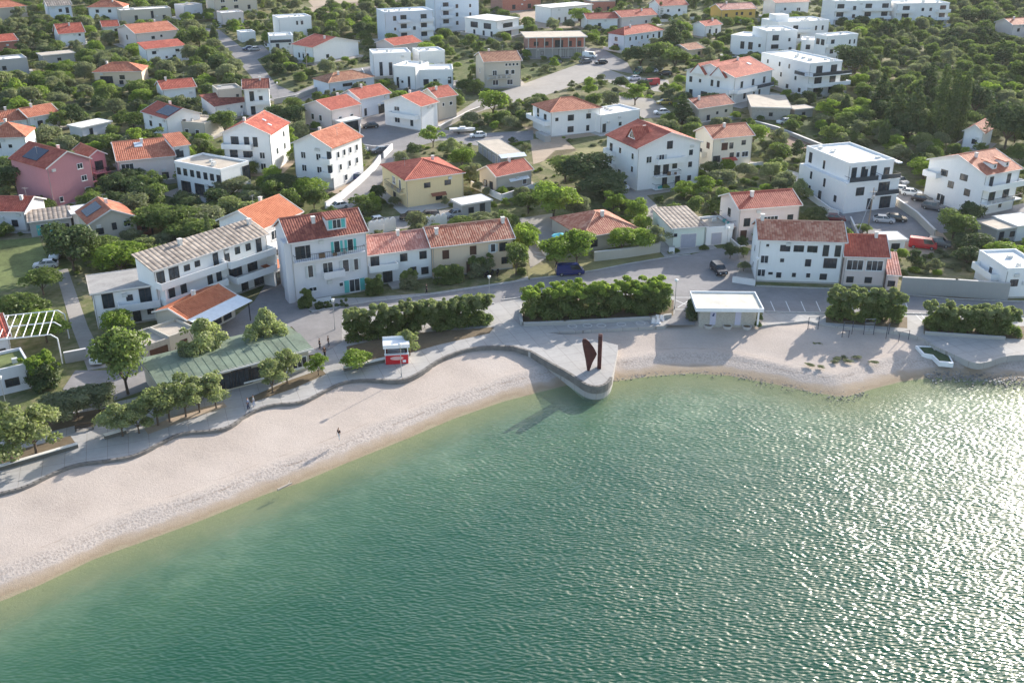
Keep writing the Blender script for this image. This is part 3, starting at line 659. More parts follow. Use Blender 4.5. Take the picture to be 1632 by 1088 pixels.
# ---- seafront row, left to right
Hs('left edge red-roofed house', 'red-roofed house cut by the left edge above the white pergola', (-40,546), (13,535), 9, 4, 'gx', 1.6, 'lilac', 'red', 'F .7 1 1 1.2 k;R .5 1 1 1 k')
Hs('white flat-roofed annexe', 'low white house with grey-brown flat roof and sunny terrace left of the long apartment block', (147,470), (250,455), 8, 5.6, 'slab', 0, 'white', 'grey',
   'F .22 3.2 1.5 2.2 g;F .55 3.9 .8 .8 k;F .80 3.2 1.6 2.2 g;F .62 .3 1 2 k;F .85 1.2 1 1 k;L .5 3.4 1 1.2 k', [('bal','F',.35,1.0,2.9,1.8,'w'),('skylight',.5,.5,.56,.55)])
Hs('long tiled apartment block', 'long white three-storey apartment block with grey ribbed tile roof and curved balconies', (244,431), (424,373), (216,407), 8.6, 'shed', 1.4, 'white', 'grey',
   'F .05 6.0 1.2 2 g;F .16 6.0 1.6 2 g;F .27 6.9 .9 .8 k;F .36 7 .8 .8 k;F .52 6.1 .8 2 k;F .62 6.1 .8 2 k;F .72 6.9 .8 1 k;F .82 6.9 .8 1 k;F .92 6.1 .9 2.1 k;F .12 3.2 .9 2 k;F .22 3.2 .9 2 k;F .45 3.2 .8 2 k;F .53 3.2 .8 2 k;F .68 3.2 2.4 2 g;F .84 3.2 1.8 2 g;F .9 .2 2.4 2.2 g;F .75 .2 1.2 2.2 g;R .3 6.6 1 1.2 w;R .7 6.6 1 1.2 w;R .5 3.8 1 1.2 w;R .5 1 1.2 1.2 k',
   [('bal','F',0,.56,5.8,1.6,'w'),('bal','F',.57,1.0,5.8,2.3,'w'),('bal','F',.02,.56,3.0,1.5,'w'),('bal','F',.60,.98,3.0,2.6,'w'),('chim',.35,.8),('chim',.97,.75),('box','balcony_pier','white','-0.3',-2.2,2.8,'0.0',0,5.8),('box','balcony_pier','white',.56,-1.5,2.8,.86,0,5.8)], 'apartment block', 'apartment_block')
Hs('orange-roofed restaurant', 'small orange-tiled corner restaurant with white awning in front of the long apartment block', (297,508), (372,471), (270,486), 3.6, 'gx', 1.1, 'beige', 'bright',
   'F .12 .4 1.6 2.2 g;F .35 .4 2 2.2 g;F .58 .4 2 2.2 g;F .82 .4 1.6 2.2 g;R .5 .6 2 1.8 g', [('awning',-.02,1.06,3.5,3.2,'white'),('box','awning_post','DARK' if 0 else 'dark_metal',.2,-3.1,0,.32,-3.0,3.1),('box','awning_post','dark_metal','-0.2',-3.1,0,'-0.08',-3.0,3.1)], 'restaurant', 'restaurant')
Hs(None, 'low tan flat-roofed store room between the orange restaurant and a garage', (270,541), (312,526), 5, 3, 'flat', 0, 'beige', 'tan', 'F .5 .2 1 2 d')
Hs('stone garage', 'stone garage with a wide brown door and plants on its roof', (232,556), (270,543), 5.5, 2.8, 'flat', 0, 'stone', 'tan', 'F .52 .1 2.6 2.2 d', (), 'garage', 'garage')
Hs('green-roofed beach restaurant', 'long pale green roofed beach restaurant open to the promenade', (258,617), (491,556), (465,520), 3.0, 'gx', .7, 'beige', 'green' if 0 else 'mint' if 'mint' in ROOFS else 'pink',
   'F .22 .3 2.2 2.2 g;F .32 .3 2.2 2.2 g;F .42 .3 2.2 2.2 g;F .52 .3 2.6 2.3 g;F .62 .4 2 1.9 g;F .73 .7 1.7 1.3 w;F .82 .7 1.7 1.3 w;F .93 .7 2 1.4 w;R .3 .5 1.6 1.6 w;R .7 .5 1.6 1.6 w', (), 'restaurant', 'restaurant') if 0 else None
r_, W_, D_ = Hs('green-roofed beach restaurant', 'long low beach restaurant under pale green sheet roof beside the promenade', (258,616), (491,557), (466,520), 3.0, 'slab', 0, 'beige', 'tan',
   'F .22 .3 2.2 2.2 g;F .32 .3 2.2 2.2 g;F .42 .3 2.2 2.2 g;F .52 .3 2.6 2.3 g;F .62 .4 2 1.9 g;F .73 .7 1.7 1.3 w;F .82 .7 1.7 1.3 w;F .93 .7 2 1.4 w;R .3 .5 1.6 1.6 w;R .7 .5 1.6 1.6 w', (), 'restaurant', 'restaurant')
grn = mat('green_sheet_roof', (.19, .235, .17), .75, .35, .35)
for o_ in r_.children:
    if o_.name.startswith('roof'): o_.data.materials[0] = grn; rr_ = o_
kq = MB(); kq.slab([(-.5, -.6, 3.30), (W_ + .5, -.6, 3.30), (W_ + .5, D_ * .45, 3.95), (-.5, D_ * .45, 3.95)], .1).slab([(-.5, D_ * .45 + .02, 3.80), (W_ + .5, D_ * .45 + .02, 3.80), (W_ + .5, D_ + .5, 3.42), (-.5, D_ + .5, 3.42)], .1)
for k_ in range(int(W_ / 1.2)):
    kq.box(-.3 + k_ * 1.2, -.55, 3.34, -.26 + k_ * 1.2, -.5, 3.4)
kq.build('roof_sheet', grn, r_)
sm = MB()
for k_ in range(1, int(W_ / 1.1)): sm.slab([(k_ * 1.1, -.6, 3.33), (k_ * 1.1 + .06, -.6, 3.33), (k_ * 1.1 + .06, D_ * .45, 3.98), (k_ * 1.1, D_ * .45, 3.98)], .05)
sm.build('roof_seam', mat('roof_seam_green', (.15, .20, .135), .7, .2), r_)
MB().box(-.55, -.72, 3.08, W_ + .55, -.62, 3.3).build('gutter', VERGE, r_)
MB().box(W_ - 6.5, -.12, .4, W_ - 6.3, -.02, 2.9).box(W_ - 3.3, -.12, .4, W_ - 3.1, -.02, 2.9).box(W_ - 9.6, -.12, .4, W_ - .1, -.02, .6).build('shopfront_frame', WHITE, r_)
Hs('bright orange-roofed house', 'white house with bright smooth orange roof tucked behind the seafront row', (419,363), (479,334), (352,347), 8.2, 'gx', 2.3, 'white', 'bright',
   'F .3 5.4 2.4 1.5 w;F .75 5.4 2.4 1.5 w;F .3 2.4 1.6 1.4 k;F .75 .3 2.4 2.2 g;L .4 4.8 1 1.2 k', [('bal','F',-.05,1.0,4.4,1.6,'w')])
Hs(None, 'small red-tiled garage in the alley beside the turquoise-shuttered house', (436,430), (455,420), 5, 3, 'shed', .7, 'white', 'bright', 'F .5 .1 2.2 2.1 g', (), 'garage', 'garage')
Hs('turquoise-shuttered house', 'tall whitish four-storey house with mottled red roof and turquoise shutters', (462,386), (583,368), 9.0, 10.4, 'gx', 2.5, 'palepink' if 0 else 'lilac', 'dark',
   'F .09 7.4 .7 2 k;F .15 7.4 .7 2 k;F .22 7.4 .6 2 k;F .60 7.5 .9 1.9 t;F .78 7.5 .9 1.9 t;F .23 4.0 .8 2 s;F .46 4.0 1.6 2 w;F .70 4.0 1 2 s;F .84 4.0 .7 1.9 s;F .80 .3 1.7 2.1 t;F .62 1.6 .6 .6 w;F .24 1.6 1.2 .6 w;L .4 8 .8 1 k;L .4 4.5 .5 .8 k',
   [('bal','F',.02,.62,7.2,1.0,'r'),('bal','F',.38,.66,3.8,1.1,'w'),('bal','F',.62,.96,7.2,.7,'r'),('dormer',.64,.9,3.2,1.9,'t'),('chim',.38,.32),('box','plinth_wall','white',0,-1.6,-.5,5.5,-1.45,.7),('box','turret','lilac',-1.0,.2,-.5,0,2.6,10.3)])
Hs('white row house with pink ribbed roof', 'narrow white row house with pink ribbed roof between two taller neighbours', (584,406), (688,393), 7.5, 5.6, 'gx', 1.9, 'white', 'pink',
   'F .12 3.4 1.3 1.6 k;F .56 3.7 1.1 1.2 k;F .86 3.7 1.1 1.2 k;F .3 .3 1.5 2.2 k;F .88 .9 1.1 1.1 k;F .7 .3 .9 2 k', [('bal','F',.0,.44,3.0,1.5,'w'),('box','entrance_step','concrete',.3*11,-3,-.5,.3*11+2.5,0,.25)])
Hs('yellow row house', 'yellow-beige row house with mottled red roof at the right end of its row', (689,393), (817,377), 8, 5.8, 'gx', 2.1, 'cream' if 0 else 'peach', 'old',
   'F .16 3.4 1 1.4 b;F .50 3.6 1 1.4 b;F .75 3.6 .8 1.4 s;F .88 3.6 1.3 1.4 k;F .17 .8 1.1 1.2 k;F .9 1.2 1.1 1.1 k;F .45 .3 .9 2 b;F .68 .9 1 1.2 k;R .5 3.6 .9 1.2 b', [('chim',.1,.3),('chim',.95,.4)])
Hs('yellow hip-roofed house', 'yellow two-storey house with red hipped roof and boxed white windows', (647,287), (738,273), (624,256), 6.0, 'hip', 2.0, 'yellow', 'red',
   'F .36 3.9 1.2 .9 k;F .72 3.9 1.2 .9 k;F .56 1.0 1.3 1.0 k;L .5 3.6 1.4 1.4 w;L .75 3.2 .9 2 w;L .5 .4 1.2 2 k;R .5 3.8 1 1 k', [('awning',.42,.68,2.4,.8,'brown'),('bal','L',.3,.95,3.0,1.2,'r')])
Hs('small beige house', 'small beige house with plain red gable roof and long low awning', (791,281), (847,268), (763,270), 3.9, 'gx', 1.5, 'beige', 'orange' if 0 else 'red',
   'L .35 1 1 1.2 k;L .7 .3 1 2 k;F .8 1 1 1 w', [('awning',.35,.9,2.6,.6,'white')])
Hs('row of concrete garages', 'row of grey concrete garages with a white front roof edge', (798,250), (832,246), (772,222), 2.8, 'slab', 0, 'concrete', 'tan', 'L .12 .1 2 2.1 m;L .32 .1 2 2.1 m;L .52 .1 2 2.1 m;L .72 .1 2 2.1 m;L .91 .1 1.6 2.1 m;F .5 .9 1.2 1 k', [('awning',-.1,1.1,3.2,1.6,'white')], 'garage', 'garage')
Hs(None, 'tiny shack with white sheet roof behind the yellow row house', (737,328), (782,319), 4, 2.5, 'slab', 0, 'grey', 'white', 'F .3 .8 1 1 k;F .7 .2 1 2 k', (), 'shed', 'shed')
Hs('low red hipped house', 'low house with wide faded red hipped roof behind the green garden trees', (930,377), (1016,362), (898,340), 3.1, 'hip', 2.2, 'beige', 'old', 'F .2 .9 1.2 1.2 k;F .6 .9 1.2 1.2 k;L .5 .9 1.2 1.2 k;L .8 .3 .9 2 k', [('chim',.55,.35)])
rg_, Wg_, Dg_ = Hs('large white gabled house', 'large white three-storey gabled house with dark red roof and triangular dormer', (1017,237), (1117,224), (969,211), 9.3, 'gy', 2.6, 'white', 'red',
   'F .18 6.0 1.2 1.3 w;F .38 6.2 1.2 1.2 s;F .50 8.6 1.2 1.5 k;F .32 3.2 1.3 2 k;F .46 3.2 1.2 2 k;F .60 4.2 1 .9 k;F .85 4.0 1 1.2 w;F .85 1.0 1 1.2 w;F .45 .3 1 2 k;F .66 .3 1 2 k;F .85 6.6 1 1.2 w;L .85 6.6 .9 1.2 w;L .45 6.6 1 1.2 w;L .15 5.8 1 2 k;L .85 3.8 .9 1.2 w;L .45 .9 .9 2 k;L .15 3 1 2 w',
   [('bal','F',.28,.72,5.8,1.3,'w'),('bal','F',.26,.66,3.0,1.3,'r'),('bal','F',.25,.6,.4,1.4,'r'),('bal','L',.0,.3,5.6,.9,'w'),('bal','L',.0,.3,2.8,.9,'w'),('skylight',.2,.6,.26,.66),('chim',.35,.5)])
yd_ = Dg_ * .42; dg_ = MB().prism([(yd_ - 1.9, 10.0), (yd_ + 1.9, 10.0), (yd_, 12.3)], 1.7, 5.2, axis='x').build('dormer', wallmat('white'), rg_)
MB().slab([(1.4, yd_ - 2.2, 10.0), (1.4, yd_, 12.55), (5.4, yd_, 12.55), (5.4, yd_ - 2.2, 10.0)], .14).slab([(1.4, yd_, 12.55), (1.4, yd_ + 2.2, 10.0), (5.4, yd_ + 2.2, 10.0), (5.4, yd_, 12.55)], .14).build('dormer_roof', tiles('tile_red', *ROOFS['red'], 'x'), dg_)
MB().prism([(yd_ - .9, 10.25), (yd_ - .1, 10.25), (yd_ - .1, 11.6), (yd_ - .9, 10.75)], 1.66, 1.69, axis='x').build('window', GLASS, dg_)
MB().prism([(yd_ + .1, 10.25), (yd_ + .9, 10.25), (yd_ + .9, 10.75), (yd_ + .1, 11.6)], 1.66, 1.69, axis='x').build('window', GLASS, dg_)
Hs('cream house with red ridge roof', 'cream two-storey house with red gable roof beside the large white gabled house', (1137,221), (1200,214), (1099,208), 7.2, 'gx', 1.8, 'cream', 'red' if 0 else 'orange',
   'F .3 4.4 1.4 1.5 b;F .47 4.6 .8 1.2 k;F .78 5.2 .9 .9 k;F .12 1.8 1.6 1.3 k;F .5 2.4 .9 1.1 k;F .66 2.4 .8 1.1 w;F .84 2.4 1.6 1.1 w;L .75 4.6 1.1 1.2 b;L .35 2 1 1.8 k;F .4 .1 1.2 1.6 k', [('awning',.25,.6,2.4,1.2,'red'),('bal','L',.1,.7,2.6,1.2,'w')])
Hs('grey-roofed double garage', 'pale house with grey flat-pitched roof and wide lilac garage door on the seafront road', (1072,364), (1125,360), (1042,329), 4.0, 'shed', .4, 'mint', 'grey', 'F .5 .1 2.9 2.6 m;F .1 2.4 .5 .5 k;L .6 1.5 .7 .7 k;L .3 1.5 .7 .7 k', (), 'garage', 'garage')
Hs(None, 'white garage annexe with a roof terrace and grey roller door', (1126,367), (1168,363), 6.5, 3.0, 'flat', 0, 'white', 'tan', 'F .4 .1 2 2.2 m', [('bal','F',.7,1,3,.3,'w')], 'garage', 'garage')
Hs('cream house with brown-red roof', 'cream house with brown-red gable roof and wide window band behind the seafront road', (1179,333), (1275,325), (1149,310), 6.6, 'gx', 1.7, 'palepink', 'red',
   'F .14 3.2 1.1 1.4 k;F .50 3.4 3.6 1.3 w;F .86 3.4 1 1.3 k;F .1 .2 1.1 2.1 d;L .5 4 1 1.4 k', [('chim',.3,.35),('bal','L',.1,.9,3.0,1.6,'r')])
Hs('long pale blue row house', 'long pale blue-white three-storey row house with mottled red roof right of the junction', (1211,381), (1347,385), 8, 7.6, 'gx', 2.0, 'white', 'old',
   'F .10 6.3 .5 .5 w;F .31 5.6 1.5 1.0 k;F .47 5.6 1.5 1.0 k;F .63 5.6 1.5 1.0 k;F .79 5.0 .8 1.8 k;F .93 5.0 .8 1.8 k;F .08 3.4 1.2 1.3 w;F .29 3.7 .5 .5 k;F .60 3.1 .8 1.1 k;F .86 2.9 2 1.6 g;F .06 1.0 1.2 1.2 w;F .17 1.4 .6 .3 k;F .27 .9 .7 .8 k;F .45 1.1 .5 .6 k;F .62 1.1 .5 .6 k;F .80 .8 1 .9 k;L .5 4 1 1.2 w;L .5 1 1 1.2 w',
   [('box','balustrade','white',.24*12.5,-.12,4.7,.72*12.5,-.02,5.55),('chim',.05,.5)])
Hs('pinkish row house', 'pinkish row house with plain red roof and glazed loggia attached to the blue one', (1348,407), (1415,409), 8, 5.4, 'gx', 2.3, 'palepink', 'red',
   'F .25 2.9 2.6 1.7 w;F .72 2.9 2.6 1.7 w;F .18 .7 1 .9 k;F .62 .7 1 .9 k;R .5 3 1 1 k', ())
Hs(None, 'narrow pinkish lean-to with a small dark window at the end of the pinkish row house', (1416,437), (1433,438), 6, 2.8, 'shed', 1.6, 'palepink', 'pink', 'F .4 .7 1 .9 k')
Hs('white house at the right edge', 'white two-storey house cut by the right edge behind grey boundary wall', (1605,432), (1665,430), 9, 4.8, 'flat', 0, 'white', 'white', 'F .25 2.2 1.2 1 k;L .5 2.6 1 1.2 w', [('bal','L',.1,.8,2.6,1.4,'w')])
rv_, Wv_, Dv_ = Hs('modern white villa', 'modern white villa with big white flat roof and dark balcony rails', (1354,264), (1426,256), (1291,231), 9.3, 'flat', 0, 'white', 'white',
   'F .12 6.7 1 2 k;F .35 6.7 1.4 2 g;F .55 6.7 1.2 2 g;F .85 6.8 1.2 1.3 k;L .12 6.7 .9 2 k;L .45 6.6 .5 1.6 k;R .4 6.5 1 1.4 k',
   [('box','lower_storey','white',-1.2,-1.6,-.8,'0.6',0,6.1),('box','lower_storey','white',-1.2,0,-.8,0,'0.0',6.1),('bal','F',-.08,.55,6.3,1.9,'g'),('bal','F',.62,1.05,6.3,1.9,'g'),('bal','F',.5,1.03,3.2,2.4,'g'),('box','roof_canopy','white_paint','0.02',-1.2,9.1,'1.0',3,9.35)], 'villa', 'villa')
for f_, u_, z_, w2, h2, st2 in (('F',.2,3.5,1.7,1.5,'k'),('F',.72,3.3,2.4,2.3,'g'),('F',.45,.3,1,2.2,'k'),('F',.8,.3,2.4,2.3,'k'),('L',.3,4,.5,1.4,'k'),('L',.3,1,.5,1.4,'k'),('L',.9,1.5,1,1.4,'w'),('L',.55,.3,.8,2,'k'),('L',.62,3.6,.5,1.6,'k')):
    window(rv_, Wv_, Dv_, f_, u_, z_, w2, h2, st2, yoff=-1.605 if f_ == 'F' else -1.205)
Hs('white house with orange gable roof', 'white three-storey house with orange roof, two small dormers and deep balconies at far right', (1571,279), (1627,267), (1494,248), 8.6, 'gx', 2.4, 'white', 'orange',
   'F .2 5.9 .9 2 k;F .7 5.9 .9 2 k;F .3 3.1 1.6 2 g;F .7 3.1 1.6 2 g;F .6 1.2 .7 .9 k;L .3 6.2 1.5 1.1 k;L .65 6.4 1.6 1.1 k;L .45 4.2 1.2 1.2 k;L .75 3.6 1.2 1.2 k;L .8 1.2 1.2 1.2 k;L .3 1 1.2 1.2 k;L .35 .2 1 2 w',
   [('bal','F',.0,1.0,5.7,1.7,'w'),('bal','F',.0,1.0,2.9,1.7,'r'),('dormer',.35,1.0,1.2,1.1,'w'),('dormer',.7,1.0,1.2,1.1,'w'),('bal','L',.0,.25,5.7,1.5,'w')])
Hs('flat grey shed', 'low grey shed with tan flat roof below the orange-gabled house', (1590,367), (1629,361), (1566,353), 2.6, 'slab', 0, 'grey', 'tan', 'F .2 .1 .9 2 k;F .65 1 1 .9 k', (), 'shed', 'shed')
Hs(None, 'low building with bright white flat roof at the right edge beside the grey shed', (1622,362), (1665,356), 6, 2.8, 'slab', 0, 'white', 'white', 'F .5 .9 1 1 k', (), 'shed', 'shed')
Hs('small white garden hut', 'small white garden hut with white pyramid-like roof beside the pinkish row house', (1414,384), (1443,383), 4, 2.4, 'slab', 0, 'white', 'white', 'F .5 .8 1.4 1 k', (), 'hut', 'hut', .4)
# ---- second band
Hs('white hip-roofed house', 'white two-storey house with orange-red hipped roof and outside stairs', (878,179), (957,170), (856,163), 6.3, 'hip', 2.1, 'white', 'orange',
   'F .12 4 .7 .7 k;F .40 3.8 1.5 1.3 k;F .76 3.9 1.1 1.1 k;F .4 .9 1.5 1.3 k;F .75 .8 .7 1.3 k;L .3 3.9 .9 1.9 k;L .7 3.9 1.2 1.2 k', [('bal','L',-.1,.95,3.0,1.5,'w'),('box','stair','concrete',-3.2,-3.5,-.5,-1.6,2,1.4)])
Hs('white annexe by the hipped house', 'white flat-roofed annexe with roof terrace attached to the white hipped house', (957,187), (1020,175), 8, 4.2, 'flat', 0, 'white', 'white', 'F .1 .3 .9 2 k;F .5 1.2 1 1 w')
Hs('white house with orange gable', 'white three-storey house with orange gable roof, arched windows and sunlit side', (467,228), (528,237), (565,214), 9, 'gy', 2.3, 'white', 'orange',
   'F .25 6 1.1 1.3 w;F .65 6 1.1 1.3 w;F .25 3.2 1.1 1.3 w;F .65 3.2 1.1 1.3 w;F .93 6 .9 2 k;F .93 3 .9 2 k;R .2 6.4 .8 1.2 w;R .4 6.4 .8 1.2 w;R .6 6.4 .8 1.2 w;R .82 6.4 .8 1.2 w;R .25 3.6 .8 1.2 w;R .55 3.6 .8 1.2 w;R .8 3.6 .8 1.2 w;R .4 .9 1 1.2 w',
   [('bal','F',.75,1.02,5.8,1.2,'w'),('bal','F',.75,1.02,2.8,1.2,'w'),('bal','L',.1,.6,2.8,1.2,'w')])
Hs('white house with red gable and skylights', 'white three-storey house with red gable roof, skylights and blue-grey recessed balconies', (354,212), (430,215), (473,193), 8.8, 'gy', 2.4, 'white', 'red',
   'F .25 6 1.6 2 k;F .5 6 1 2 k;F .68 6 .9 2 k;F .5 3.4 2 1.4 k;F .8 3.4 1.1 1.3 w;F .8 .9 1.1 1.3 w;F .2 3 1.6 2 g;R .3 3.6 1 1.3 w;R .7 3.6 1 1.3 w;R .7 6.4 1 1.2 w', [('bal','F',.0,.62,5.7,1.4,'w'),('bal','F',.0,.6,2.8,1.4,'w'),('skylight',.65,.5,.72,.56),('skylight',.8,.4,.87,.46)])
Hs('white building with dark window row', 'white flat-roofed building with seven dark windows raised over an open ground floor', (278,260), (352,276), (387,258), 6.2, 'flat', 0, 'white', 'tan',
   'F .08 4 .9 1.3 k;F .22 4 .9 1.3 k;F .37 4 .9 1.3 k;F .51 4 .9 1.3 k;F .66 4 .9 1.3 k;F .80 4 .9 1.3 k;F .94 4 .9 1.3 k;F .2 .2 2.6 2.4 g;F .5 .2 2.6 2.4 g;F .8 .2 2.6 2.4 g;R .88 2.8 2 3 g')
Hs('pink house', 'tall dark pink house with red gable roof and solar panels', (74,268), (142,250), (62,238) , 8.4, 'gy', 2.4, 'pink', 'red', 'F .75 6.8 1.1 1 w;F .8 4.2 1.1 1 w;F .84 1.6 1.1 1 w;F .2 1 .7 1 w;R .3 6.3 1 1.2 k;R .3 3.3 1 1.2 k', [('solar',.08,.35,.4,.75),('bal','R',.1,.7,3,1.8,'r')])
Hs(None, 'lower pink wing with orange roof and shaded terrace behind the pink house', (143,249), (167,244), 8, 6.4, 'gy', 1, 'pink', 'orange', 'F .5 3.2 1.6 1.8 g;F .5 .4 1.6 1.8 g', [('bal','F',0,1,2.9,1.8,'r')])
Hs('wide orange-roofed house', 'wide house with patchy orange roof and blue-white ground floor next to the pink house', (188,257), (277,247), (170,225), 5.6, 'gx', 2.1, 'palepink', 'orange',
   'F .15 .3 2.4 2.4 w;F .15 3 2.4 1.8 w;F .5 .9 1 1.2 w;F .8 .9 1.2 1.2 k;L .5 3 1 1.2 k', [('skylight',.35,.3,.5,.42),('chim',.5,.4)])
Hs(None, 'raised white wing with orange shed roof and one big dark window', (277,234), (301,230), 6, 7, 'shed', 1.4, 'white', 'orange', 'F .3 4.6 1.6 1.6 k')
Hs('orange-gabled house with solar panels', 'grey-walled house with orange gable roof and dark solar panels on its left slope', (142,357), (215,343), 9, 4.8, 'gy', 2.0, 'grey' if 0 else 'beige', 'orange', 'F .2 2.6 1.2 1 k;F .52 3 .7 1.2 k;F .8 3.2 1.1 1.1 w;F .3 .4 1 1.2 k', [('solar',.05,.35,.4,.85)])
Hs(None, 'small brown lean-to with orange roof on the right side of the solar house', (217,354), (240,350), 5, 2.8, 'gx', .8, 'brick', 'orange', 'F .5 .8 .8 .8 k')
Hs('tan corrugated-roofed shed', 'low shed with tan corrugated roof and teal doors left of the solar house', (46,354), (112,345), (52,334), 3, 'shed', .5, 'grey', 'grey', 'F .35 .2 1.4 2 t;F .6 .2 1 2 k;F .85 .8 1 1 k', (), 'shed', 'shed')
Hs(None, 'low white flat-roofed link between tan shed and solar house', (116,343), (140,339), 5, 3, 'slab', 0, 'white', 'white', '', (), 'shed', 'shed')
Hs('red-roofed house at the left edge', 'lilac-grey house with bright red roof at the left edge below the pink house', (-22,336), (38,337), 8, 4, 'gx', 1.6, 'lilac', 'red', 'F .7 1 1 1.2 k')
Hs('white house with orange hip', 'white-walled house with orange hipped roof at the left edge beside a white terrace', (-25,220), (39,217), 9, 6, 'hip', 2.4, 'white', 'orange', 'F .6 3.6 .6 .6 k;F .3 3.6 1 1.2 k')
Hs('long white and orange house', 'long white house with orange roof and blue windows near the left edge', (45,187), (92,177), 7, 4, 'gx', 1.6, 'white', 'orange', 'F .35 1.4 1.2 1.2 k;F .6 2 .6 .6 k;F .85 1.2 .8 1.6 k')
Hs(None, 'orange-roofed wing joined to the left end of the long white house', (-12,196), (43,189), 8, 3.6, 'gx', 1.8, 'white', 'orange', 'F .8 1 .8 .8 k')
Hs(None, 'small white canopy-roofed hut between the long white house and the pink house', (130,205), (176,193), 5, 2.8, 'slab', 0, 'lilac', 'white', 'F .3 .3 .8 2 k', (), 'hut', 'hut')
Hs('white house with red solar roof', 'white house whose red roof carries dark solar panels', (227,178), (266,192), 9, 5, 'gx', 1.8, 'white', 'red', 'F .3 2 1 1.2 k;F .7 2 1 1.2 k;R .5 3 1 1.2 w', [('solar',.45,.08,.98,.45)])
Hs(None, 'beige house with tan flat roof terrace right of the solar-panelled white house', (284,196), (326,200), 8, 3.6, 'flat', 0, 'beige', 'tan', 'F .3 1 1 1.2 w;F .7 1 1 1.2 w')
Hs('plain white house with red roof', 'plain white house with red roof and blank sunlit front wall', (259,143), (311,137), 8, 4.2, 'gx', 1.6, 'white', 'red', '')
Hs('peach house with arch', 'peach house with orange hipped roof and a wide arched porch', (149,115), (225,113), 9, 4, 'hip', 1.9, 'peach', 'orange', 'F .25 .4 3.4 2.2 g;F .58 1.8 1.3 1 k;F .55 .3 1 1 k')
Hs('pinkish house with orange roof', 'pinkish two-storey house with large orange gable roof', (216,54), (282,46), (204,41), 5.8, 'gx', 2.0, 'palepink', 'orange', 'F .4 3.6 1 .8 k;F .6 4 .6 .6 k;F .4 1.6 1 .8 k;L .5 3 .9 1.4 k')
Hs('white house with red lean-to roof', 'white house with red roof stepping down in front of the pinkish house', (232,79), (294,71), 6, 4.6, 'shed', 1.3, 'white', 'red', 'F .2 2.9 1.2 .8 k;F .8 2.9 1.2 .8 k;F .5 1.2 .6 .6 k;F .7 1.2 1 .7 k;F .92 .8 .7 1.2 k')
Hs('white house with dark red slope', 'small white house with dark red roof and white verges at upper left', (94,54), (134,50), 8, 4.2, 'gx', 2.6, 'white', 'red', 'F .8 3 .6 .6 k')
Hs(None, 'small low house with dark red roof between the upper left houses', (164,43), (189,41), 6, 2.8, 'gx', 1.6, 'white', 'red', 'F .8 .8 1 1 k')
Hs('beige house at the top left', 'beige house with orange roof cut by the top left corner', (-18,14), (41,8), 9, 6, 'hip', 2, 'beige', 'orange', 'F .6 3.8 1.4 .7 k;F .6 1.2 1.4 .7 k')
Hs('pale house with dark windows at the top left', 'pale two-storey house with dark balcony windows at the top left', (76,10), (113,7), 8, 6, 'gx', 1.6, 'paleblue', 'grey', 'F .5 3.6 1 1 k;F .8 3 1 2 g;F .8 .4 1 2 g')
Hs('white house with orange hip at the top', 'long white house with orange hipped roof touching the top edge', (140,12), (196,11), 9, 5.6, 'hip', 2, 'white', 'orange', 'F .25 3.6 1 1 k;F .6 3.6 1 1 k;F .85 3 .8 1.6 k')
Hs(None, 'pair of grey and beige box houses with white roof edge near the top', (191,19), (272,13), 8, 5, 'flat', 0, 'beige', 'white', 'F .3 1.6 1 1.6 k;F .62 2 .8 2.6 k;F .85 1.6 1 1.2 k')
Hs(None, 'long low tan flat-roofed store in the olive trees at upper left', (68,90), (118,84), 6, 3, 'slab', 0, 'grey', 'tan', 'F .5 1.2 1 .8 k', (), 'shed', 'shed')
Hs(None, 'grey flat-roofed house with a white edge by the left margin', (-12,99), (43,93), 8, 5, 'flat', 0, 'grey', 'white', 'F .3 2.4 1 1 k')
Hs(None, 'red-roofed house with brown wall cut by the left margin', (-14,68), (27,63), 8, 4, 'gx', 1.6, 'brick', 'red', 'F .5 1 1 1 k')
Hs(None, 'grey-white house among trees at the top between two roads', (293,11), (322,7), 7, 4.6, 'flat', 0, 'lilac', 'tan')
Hs('beige apartment house at the top', 'beige apartment house with balconies cut by the top edge', (340,-6), (408,-12), 10, 8.5, 'flat', 0, 'beige', 'tan', 'F .2 5.8 1.6 1.6 w;F .5 5.8 1.6 1.6 w;F .2 2.8 1.6 1.6 k;F .5 2.8 1.6 1.6 k;F .8 2.8 1 1.4 k', [('bal','F',.05,.6,2.5,1.3,'w')])
Hs(None, 'small beige box house with flat roof below the beige apartments', (353,23), (388,20), 7, 4.4, 'flat', 0, 'palepink', 'white', 'F .8 1.4 .7 1.2 k')
Hs('modern white block with roof terraces', 'modern white block with dark railed roof terraces beside the upper road', (444,31), (496,27), 9, 8, 'flat', 0, 'white', 'white', 'F .55 5.8 .5 1.2 k;F .7 5.8 .7 1.2 k;F .9 3 1.4 1 k')
Hs(None, 'white cube house with black terrace frame beside two parked cars', (430,60), (467,58), 8, 6, 'flat', 0, 'white', 'white', 'F .3 2.2 .9 1.8 k;F .85 3.4 .8 .6 k', [('bal','F',.0,.9,4.2,.6,'g'),('bal','L',.1,.9,3,1.6,'g')])
Hs(None, 'low white garage block left of the white cube house', (384,54), (407,52), 6, 3, 'flat', 0, 'white', 'white', '', (), 'garage', 'garage')
Hs('white house with red slope', 'white house with red pitched roof and three small dormers near the top road', (466,71), (499,78), (531,57), 4.8, 'gx', 2.2, 'white', 'red', 'F .3 1 .6 1.4 k;F .7 .8 1.4 1.8 k;F .5 1 .5 1.4 k;R .3 1 1 1 k')
Hs('long orange-brown roofed hall', 'long low hall with orange-brown roof and grey-blue walls', (524,132), (596,120), (514,121), 4, 'hip', 1.6, 'paleblue', 'brown', 'F .1 1.4 .8 .8 w;F .4 2.4 3 .7 k;F .7 2.4 3 .7 k')
